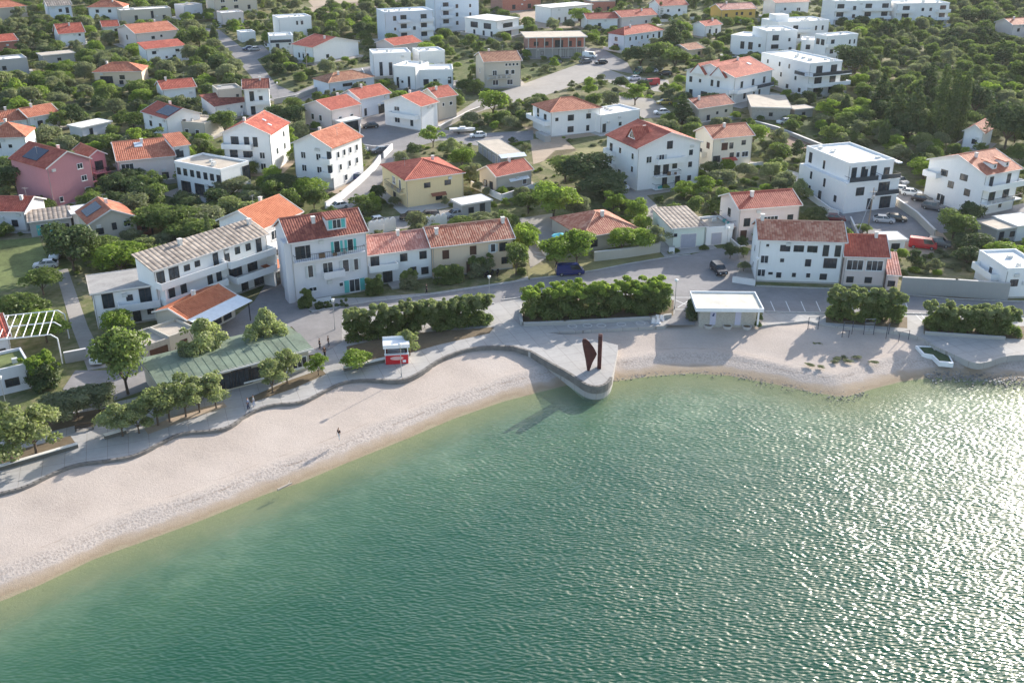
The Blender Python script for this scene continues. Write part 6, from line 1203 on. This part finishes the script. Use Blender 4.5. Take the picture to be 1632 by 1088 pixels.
# explicit trees: base pixel, crown radius m, height m
for px, py, r, h, ki, col, lb in [
 (205,628,3.5,8.8,'round','green','big round green tree standing by the left driveway'),
 (22,742,4.0,6.6,'loose','tamarisk','large pale feathery tree at the lower left edge of the promenade'),(58,722,3.1,5.6,'loose','tamarisk','second pale feathery tree from the left edge of the promenade'),
 (95,672,2.6,3.4,'round','olive','leftmost grey-green bush in the row behind the lower left promenade'),(125,664,2.6,3.6,'round','olive','middle grey-green bush in the row behind the lower left promenade'),(160,655,2.4,3.4,'round','olive','rightmost grey-green bush in the row behind the lower left promenade'),
 (195,695,2.1,4.3,'loose','tamarisk','left leaning promenade tree above the short dark planter wall'),(222,690,1.9,3.8,'loose','tamarisk','right promenade tree beside the short dark planter wall'),
 (252,678,2.4,4.9,'loose','tamarisk','first tree of the slanting row before the green-roofed restaurant'),(270,672,2.3,5.0,'loose','tamarisk','second tree of the slanting row before the green-roofed restaurant'),(296,664,2.3,5.0,'loose','tamarisk','third tree of the slanting row before the green-roofed restaurant'),(318,657,2.1,4.6,'loose','tamarisk','fourth tree of the slanting row before the green-roofed restaurant'),(345,650,2.0,4.6,'loose','tamarisk','last tree of the slanting row before the green-roofed restaurant'),
 (330,588,2.8,7.4,'loose','tamarisk','tall pale tree growing through the left half of the green roof'),(308,598,1.8,4.6,'round','olive','low grey-green bush left of the tree at the green roof'),(427,572,2.4,7.0,'loose','tamarisk','pale round tree rising behind the middle of the green roof'),
 (434,625,2.0,4.6,'loose','tamarisk','left of two small trees in front of the white-framed shopfront'),(458,610,1.9,4.6,'loose','tamarisk','right of two small trees in front of the white-framed shopfront'),(508,598,1.3,3.0,'loose','bright','small pale green tree between restaurant and red kiosk'),
 (570,588,2.0,2.6,'round','bright','wide low green bush in the planter left of the red kiosk'),(653,566,1.8,3.6,'loose','tamarisk','pale feathery tree just right of the red kiosk'),
 (881,350,4.2,6.8,'round','bright','big bright green round tree right of the small beige house'),(842,340,2.6,4.2,'round','green','smaller green tree left of the big bright round tree'),
 (888,428,3.0,5.2,'round','bright','bright green tree behind the dark blue van'),(920,424,3.0,6.2,'round','bright','taller bright yellow-green tree right of the dark blue van'),(990,406,2.6,4.8,'round','bright','left bright tree over the beige garden wall'),(1018,404,2.4,4.6,'round','bright','middle bright tree over the beige garden wall'),(1045,400,2.0,4.6,'loose','olive','rightmost tree over the beige garden wall'),
 (1087,198,3.8,9.4,'cone','dark','dark conical tree left of the low beige house'),(1132,178,3.0,5.0,'round','dark','dark round tree right of the low beige house'),
 (1425,215,4.4,15,'cone','dark','tall dark pine left in the dark grove at right'),(1452,222,4.6,17,'cone','dark','tall dark pine in the middle of the dark grove at right'),(1400,190,4,14,'cone','dark','dark pine at the left end of the grove behind the villa'),(1490,228,2.8,19,'column','dark','tall dark cypress left in the grove at right'),(1508,230,2.6,18,'column','dark','tall dark cypress in the middle of the grove at right'),(1526,226,2.4,17,'column','dark','tall dark cypress right in the grove at right'),(1600,240,5,11,'round','dark','dark tree mass right of the small house in the woods'),
 (1345,120,4.5,9,'round','dark','dark trees right of the white terrace apartments'),(1362,126,4,9,'round','dark','second dark tree right of the white terrace apartments'),(1550,190,4,9,'round','dark','dark tree beside the small house in the woods'),(1476,170,3.8,14,'cone','dark','dark tree standing behind the cypresses'),
 (1070,88,6,13,'cone','dark','big dark conifer at the top beside the white and red house'),(1052,32,1.6,7,'column','dark','small cypress in front of the white and red house at the top'),
 (1020,108,4.5,6.5,'round','dark','left dark tree behind the cluttered yard'),(1050,104,4.8,7.2,'round','green','middle green tree behind the cluttered yard'),(1075,112,4.2,6.5,'round','green','right green tree behind the cluttered yard'),
 (925,42,4,6.5,'round','bright','round bright green tree in front of the green glass house'),(1012,168,3.6,5.4,'loose','bright','pale green tree left of the dark conical tree'),(785,185,4.0,6.5,'round','bright','bright green tree at the middle of the lane'),(690,235,2.4,5.0,'loose','bright','palm-like tree right behind the yellow hipped house'),
 (680,98,3,6,'round','bright','bright green tree behind the stone-beige house'),(118,435,4.0,8.5,'round','dark','big dark green tree between track and solar house'),(195,440,4.2,5.6,'round','bright','bright green tree in front of the orange-gabled solar house'),(165,425,3.2,5.2,'round','green','green tree below the solar house wall'),
 (280,380,4.4,6,'round','green','left large green tree in the garden below the white window-row building'),(325,372,4,5.2,'round','olive','middle olive tree in the garden below the white window-row building'),(310,395,4,5,'round','green','front green tree behind the long tiled block'),(245,375,4,5.4,'round','green','green tree right of the solar house'),
 (450,318,3.6,5.2,'round','dark','dark green tree below the white gabled houses'),(492,318,3.2,4.6,'round','bright','bright green bush below the white house with orange gable'),(372,318,3.6,4.6,'round','olive','olive tree in front of the white window-row building'),(400,322,2.6,3.6,'loose','tamarisk','pale tree right of the white window-row building'),
 (470,205,3.4,5.5,'round','dark','dark tree between the two white gabled houses'),(440,200,3.0,5.0,'round','dark','dark tree behind the white skylight house'),(935,300,5.2,6.8,'round','dark','dark green tree left of the large white gabled house'),(965,318,5,5.6,'round','dark','lower dark green tree beside the large white gabled house'),(900,290,4.4,5.4,'round','green','green tree above the big bright round tree'),
 (835,416,2.2,6.2,'round','bright','tall bright bush at the right end of the yellow row house'),(822,438,2.0,5.8,'round','green','tall green bush against the right end of the yellow row house'),(838,388,2.2,3.6,'round','bright','green tree behind the right end of the yellow row house'),
 (1125,312,3.2,3.8,'loose','bright','pale green fruit tree below the cream house'),(1090,318,3,3.6,'loose','bright','left pale green fruit tree below the large white gabled house'),(1150,300,3,3.6,'round','olive','grey-green tree before the cream house'),
 (1517,382,3.2,5.2,'round','green','green tree above the red van'),(1545,365,2.4,5.0,'round','dark','dark green tree behind the grey shed'),(1550,402,3.0,3.6,'round','dark','dark tree before the flat grey shed'),(1600,420,3,3.8,'round','bright','bright bush left of the white house at the right edge'),(1470,288,3.4,4.4,'round','bright','bright tree between the silver car and the far right house'),(1430,262,2.6,4.2,'round','olive','grey-green tree behind the modern villa'),
 (1288,300,1.6,3.6,'cone','dark','small dark conical shrub beside the modern villa'),(1375,372,1.4,1.8,'round','green','small round bush behind the pinkish row house'),
 (1163,412,1.3,2.6,'round','dark','left dark shrub in the small terrace'),(1185,410,1.0,1.8,'round','green','right shrub in the small terrace'),(1185,432,1.0,1.6,'round','olive','lower shrub in the small terrace'),
 (40,520,3.2,5,'round','green','left green tree above the white pergola'),(75,545,3,4.6,'round','bright','bright green tree right of the white pergola'),(70,470,2.6,4.4,'round','green','green tree left of the dirt track'),(190,540,2.2,4.4,'round','bright','green bush against the white annexe'),
 (360,215,3.2,5.6,'round','green','green tree left of the white skylight house'),(215,300,3,4.2,'round','dark','dark tree at the corner of the wide orange-roofed house'),(30,310,4.4,6.5,'round','dark','large dark tree below the left edge orange hip house')]:
    p = at(px, py); tree(p[0], p[1], p[2], r, h, ki, col, lb, .16 if h < 4 else .25, rt_)
# hedges and shrubs in front of the houses
def hedge(a, b, depth, h, col, label, n, top='tamarisk', name='hedge', cat='hedge', seed=1):
    A = Vector(at(*a)); B = Vector(at(*b)); L = (B - A).length; r = thing(name, label, cat, A, math.atan2(B.y - A.y, B.x - A.x)); rg = random.Random(seed)
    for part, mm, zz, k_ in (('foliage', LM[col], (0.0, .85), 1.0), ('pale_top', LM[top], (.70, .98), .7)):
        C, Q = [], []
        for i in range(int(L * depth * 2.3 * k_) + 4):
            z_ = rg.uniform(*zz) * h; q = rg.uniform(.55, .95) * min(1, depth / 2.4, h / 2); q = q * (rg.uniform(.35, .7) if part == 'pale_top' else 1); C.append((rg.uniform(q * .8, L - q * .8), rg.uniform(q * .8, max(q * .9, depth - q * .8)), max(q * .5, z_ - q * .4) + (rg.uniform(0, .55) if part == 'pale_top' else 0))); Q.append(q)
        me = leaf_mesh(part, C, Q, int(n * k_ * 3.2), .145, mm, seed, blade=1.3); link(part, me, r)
    s = MB()
    for i in range(int(L / 1.5)): s.tube((i * 1.5 + .5, depth * rg.uniform(.3, .7), -.2), (i * 1.5 + rg.uniform(0, 1), depth / 2, h * .7), .05, .02, 5)
    s.build('stem', BARK, r)
    M_ = Matrix.Rotation(r.rotation_euler.z, 3, 'Z'); CLEAR.append([tuple((M_ @ Vector((x, y, 0)) + A)[:2]) for x, y in ((-1,-1),(L+1,-1),(L+1,depth+1),(-1,depth+1))])
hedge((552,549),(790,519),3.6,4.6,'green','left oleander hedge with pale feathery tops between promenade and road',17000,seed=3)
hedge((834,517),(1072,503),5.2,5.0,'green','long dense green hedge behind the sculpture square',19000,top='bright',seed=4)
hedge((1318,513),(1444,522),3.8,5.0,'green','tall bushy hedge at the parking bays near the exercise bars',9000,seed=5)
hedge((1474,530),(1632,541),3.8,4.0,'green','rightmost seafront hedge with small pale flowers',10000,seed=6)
hedge((475,493),(500,492),1.8,2.6,'green','left flowering shrub in front of the turquoise-shuttered house',1500,top='green',name='shrub',cat='shrub',seed=7)
hedge((500,494),(555,489),.9,1.0,'dark','low clipped hedge before the turquoise-shuttered house',1500,top='dark',seed=8)
for i, (a, b, h, lb) in enumerate([((585,473),(612,470),2.6,'oleander bush left of the white row house steps'),((640,465),(668,462),2.8,'oleander bush before the white row house right half'),((694,458),(742,452),3.0,'wide oleander at the left half of the yellow row house'),((748,446),(792,440),3.2,'wide oleander in the middle of the yellow row house')]):
    hedge(a, b, 2.2, h, 'olive' if i % 2 else 'green', lb, 2200, top='green', name='shrub', cat='shrub', seed=20 + i)
hedge((1100,514),(1112,514),3.5,2.6,'dark','narrow dark climbing hedge on the left side of the toilet block',1200,top='dark',seed=30)
hedge((1203,521),(1214,521),1,1.2,'dark','dark clipped bush at the right corner of the toilet block',400,top='dark',name='shrub',cat='shrub',seed=31)
hedge((56,632),(108,615),4.5,4.2,'dark','block of dark ivy hedge right of the white-walled terrace building',5000,top='bright',seed=32)
hedge((1440,462),(1596,473),1.2,1.3,'dark','low dark weeds at the foot of the long boundary wall',2500,top='olive',name='shrub',cat='shrub',seed=33)
# ---- scattered garden trees and hillside scrub
rg = random.Random(99); cand = []
BB = [(min(p[0] for p in P), max(p[0] for p in P), min(p[1] for p in P), max(p[1] for p in P), P) for P in CLEAR]
def blocked(x, y, r):
    for x0, x1, y0, y1, P in BB:
        if x0 - r < x < x1 + r and y0 - r < y < y1 + r:
            for k in range(8):
                a = k * math.pi / 4
                if inpoly(x + r * .8 * math.cos(a), y + r * .8 * math.sin(a), P): return True
            if inpoly(x, y, P): return True
    return False
def frac_allowed(x, y, z, r):
    """highest crown that leaves the facades behind it visible"""
    X, Y, s = proj(x, y, z); hmax = 99
    for x0, x1, yt, yb, wy, ye in FRONTS:
        if wy > y - 1 and x0 - r * s < X < x1 + r * s and yb < Y + 12 and Y - 14 * s < yb:
            lim = yb - .38 * (yb - ye)       # may cover the lowest third of the wall
            hmax = min(hmax, (Y - lim) / (s * .93))
    return hmax
EXPL = [(t[1], t[2], t[4]) for t in TREES]
gy = 168.0
while gy < 560:
    step = 4.4 + (gy - 168) * .008; gx = -(gy * .54 + 14)
    while gx < gy * .54 + 14:
        x = gx + rg.uniform(-2, 2); y = gy + rg.uniform(-2, 2); gx += step
        X, Y, s = proj(x, y, zt(x, y))
        wild = (X > 1330 and Y < 240) or (X > 1180 and Y > 170 and Y < 240) or (520 < X < 620 and Y < 60) or X < 380 or Y < 6
        dens = .86 if wild else .62
        if 860 < X < 975 and 215 < Y < 290: dens = .25
        if X > 1330 and Y < 240: dens = .97
        if rg.random() > dens: continue
        r = rg.uniform(1.5, 3.5) if wild else rg.uniform(1.0, 2.9)
        if any((x - a)**2 + (y - b)**2 < (c * .75 + r * .5)**2 for a, b, c in EXPL): continue
        tries = 0
        while r > .7 and blocked(x, y, r): r *= .7
        if r <= .75: continue
        z = zt(x, y); h = r * rg.uniform(1.25, 1.9); ha = frac_allowed(x, y, z, r)
        if ha < 1.0: continue
        if h > ha: h = ha; r = min(r, h * .95)
        if r < .7: continue
        u = rg.random(); col = 'green' if u < .36 else 'olive' if u < .62 else 'bright' if u < .80 else 'tamarisk' if u < .88 else 'dark'
        if X > 1330 and Y < 240: col = 'green' if u < .45 else 'olive' if u < .75 else 'dark' if u < .95 else 'bright'
        ki = 'round' if rg.random() < .7 else 'loose'
        if rg.random() < .03 and h > 3 and ha > 9: ki, col, h, r = 'column', 'dark', rg.uniform(6, 9), 1.3
        cand.append((r * s * (h * s) ** .5, x, y, z, r, h, ki, col))
    gy += step * .82
cand.sort(reverse=True)
NI = 300 - len(TREES)
def inview(c):
    X, Y, s = proj(c[1], c[2], c[3]); return -10 < X < 1642 and Y > -2
vis = [c for c in cand if inview(c)]; ind = vis[:NI]; indset = set(id(c) for c in ind); rest = [c for c in cand if id(c) not in indset]
for c in ind: tree(*c[1:5], c[5], c[6], c[7], None, .1, rg)
# labels that place each garden tree by its neighbours
groups = {}
for T in TREES:
    t, x, y, z, r, h, ki, col, lb = T
    if lb: continue
    X, Y, s = proj(x, y, z + h * .5); best = None
    for sh, hx, hy, wx, wy in HOUSES:
        if not (0 < hx < 1632 and hy > -5): continue
        d = math.hypot(hx - X, (hy - Y) * 1.3)
        if best is None or d < best[0]: best = (d, sh, hx, hy)
    d, sh, hx, hy = best
    if abs(X - hx) > abs(Y - hy) * 1.1: rel = 'left of' if X < hx else 'right of'
    else: rel = 'behind' if Y < hy else 'in front of'
    kd = ('cypress-like ' if ki == 'column' else '') + ('airy ' if ki == 'loose' else '') + KN[col] + (' bush' if h < 2.6 else ' tree')
    groups.setdefault((kd, rel, sh), []).append((X, T, h))
ORD = ['leftmost', 'second', 'third', 'fourth', 'fifth', 'sixth', 'seventh', 'eighth', 'ninth', 'tenth', 'eleventh', 'twelfth', 'thirteenth', 'fourteenth', 'fifteenth']
for (kd, rel, sh), L in groups.items():
    L.sort(key=lambda q: q[0])
    for i, (X, T, h) in enumerate(L):
        if len(L) == 1: lb = f'{kd} {rel} the {sh}'
        else: lb = (f'leftmost {kd}' if i == 0 else f'{ORD[min(i, 14)]} {kd} from left') + f' {rel} the {sh}'
        if len(lb.split()) > 16: lb = lb.replace(' from left', '', 1)
        T[0]['label'] = lb
for T in TREES:
    T[0]['group'] = 'garden trees and bushes'
    if T[5] < 2.6: T[0].name = 'bush'; T[0]['category'] = 'bush'
# the rest of the vegetation, uncountable : one object that instances crowns on points
def scatter(name, label, pts, keys):
    me = bpy.data.meshes.new(name); me.from_pydata([(p[0], p[1], p[2]) for p in pts], [], [])
    a = me.attributes.new('sc', 'FLOAT_VECTOR', 'POINT'); a.data.foreach_set('vector', np.array([p[3] for p in pts], float).ravel())
    a = me.attributes.new('rz', 'FLOAT', 'POINT'); a.data.foreach_set('value', [p[4] for p in pts])
    a = me.attributes.new('ix', 'INT', 'POINT'); a.data.foreach_set('value', [p[5] for p in pts])
    o = tag(link(name, me), label, 'vegetation', kind='stuff')
    col = bpy.data.collections.new(name + '_source')
    for i, k in enumerate(keys): q = bpy.data.objects.new('%02d_crown' % i, k); col.objects.link(q)
    ng = bpy.data.node_groups.new(name, 'GeometryNodeTree'); ng.interface.new_socket('Geometry', in_out='INPUT', socket_type='NodeSocketGeometry'); ng.interface.new_socket('Geometry', in_out='OUTPUT', socket_type='NodeSocketGeometry')
    N = ng.nodes; gi = N.new('NodeGroupInput'); go = N.new('NodeGroupOutput'); ip = N.new('GeometryNodeInstanceOnPoints'); ci = N.new('GeometryNodeCollectionInfo')
    ci.inputs['Collection'].default_value = col; ci.inputs['Separate Children'].default_value = True; ci.inputs['Reset Children'].default_value = True
    def attr(n_, t_): q = N.new('GeometryNodeInputNamedAttribute'); q.data_type = t_; q.inputs[0].default_value = n_; return q.outputs['Attribute']
    cx = N.new('ShaderNodeCombineXYZ'); ng.links.new(attr('rz', 'FLOAT'), cx.inputs[2])
    er = N.new('FunctionNodeEulerToRotation'); ng.links.new(cx.outputs[0], er.inputs[0])
    ng.links.new(gi.outputs[0], ip.inputs['Points']); ng.links.new(ci.outputs[0], ip.inputs['Instance']); ip.inputs['Pick Instance'].default_value = True
    ng.links.new(attr('ix', 'INT'), ip.inputs['Instance Index']); ng.links.new(er.outputs[0], ip.inputs['Rotation']); ng.links.new(attr('sc', 'FLOAT_VECTOR'), ip.inputs['Scale'])
    ng.links.new(ip.outputs[0], go.inputs[0]); md = o.modifiers.new('scatter', 'NODES'); md.node_group = ng
    return o
keys = [CR[(k, c)][i] for k in ('round', 'loose') for c in ('green', 'olive', 'bright', 'dark') for i in (0, 1)]
KI = {(k, c): [j for j, q in enumerate([(k2, c2) for k2 in ('round', 'loose') for c2 in ('green', 'olive', 'bright', 'dark') for i in (0, 1)]) if q == (k, c)] for k in ('round', 'loose') for c in ('green', 'olive', 'bright', 'dark')}
pts = []
for c in rest:
    _, x, y, z, r, h, ki, col = c
    if ki == 'column': ki, col = 'round', 'dark'
    if col == 'tamarisk': col = 'olive'
    pts.append((x, y, z + h * .42, (r, r, h / 1.6), rg.uniform(0, 6.28), rg.choice(KI[(ki, col)])))
scatter('hillside_scrub', 'dense green scrub and small trees filling the hillside between the houses', pts, keys)
# low undergrowth and weeds
pts = []
for _ in range(5200):
    y = 166 + 330 * rg.random() ** 1.5; x = rg.uniform(-1, 1) * (y * .54 + 12)
    if blocked(x, y, .5): continue
    z = zt(x, y)
    if frac_allowed(x, y, z, .5) < .5: continue
    r = rg.uniform(.35, 1.0); pts.append((x, y, z + r * .15, (r, r, r * rg.uniform(.5, .9)), rg.uniform(0, 6.28), rg.choice([0,1,2,3,4,5,2,3,8,10,11])))
for px_, py_ in ((1297,549),(1300,547),(1306,549),(1290,582),(1307,585),(1335,572),(1345,570),(1352,576),(1365,570),(1392,578),(1331,577),(1235,514),(1262,513),(1255,516)):
    q_ = atz(px_, py_, 1.2); pts.append((q_[0], q_[1], 1.3, (.7, .5, .18), rg.uniform(0, 6.28), rg.choice([2, 3, 10])))
scatter('undergrowth', 'low green undergrowth and weeds between the houses', pts, keys)
print('TREES', len(TREES), 'rest', len(rest))
for o in scene.objects:
    if 'label' in o and len(o['label'].split()) > 16: print('LONG', o['label'])
# ================= AIR =================
hz = MB().box(-760, -520, -14, 760, 1130, 72).build('haze', None, fix=False) if False else None
hb = MB().box(-760, -520, -14, 760, 1130, 72); hm = bpy.data.materials.new('haze_air'); hm.use_nodes = True; ht = hm.node_tree
for n_ in list(ht.nodes):
    if n_.type == 'BSDF_PRINCIPLED': ht.nodes.remove(n_)
pv = ht.nodes.new('ShaderNodeVolumePrincipled'); pv.inputs['Density'].default_value = HAZE_D; pv.inputs['Color'].default_value = (.9, .93, 1, 1); pv.inputs['Anisotropy'].default_value = .3
ht.links.new(pv.outputs[0], ht.nodes['Material Output'].inputs['Volume'])
tag(hb.build('haze', hm), 'thin pale summer haze over the bay and the town', 'haze', kind='stuff')
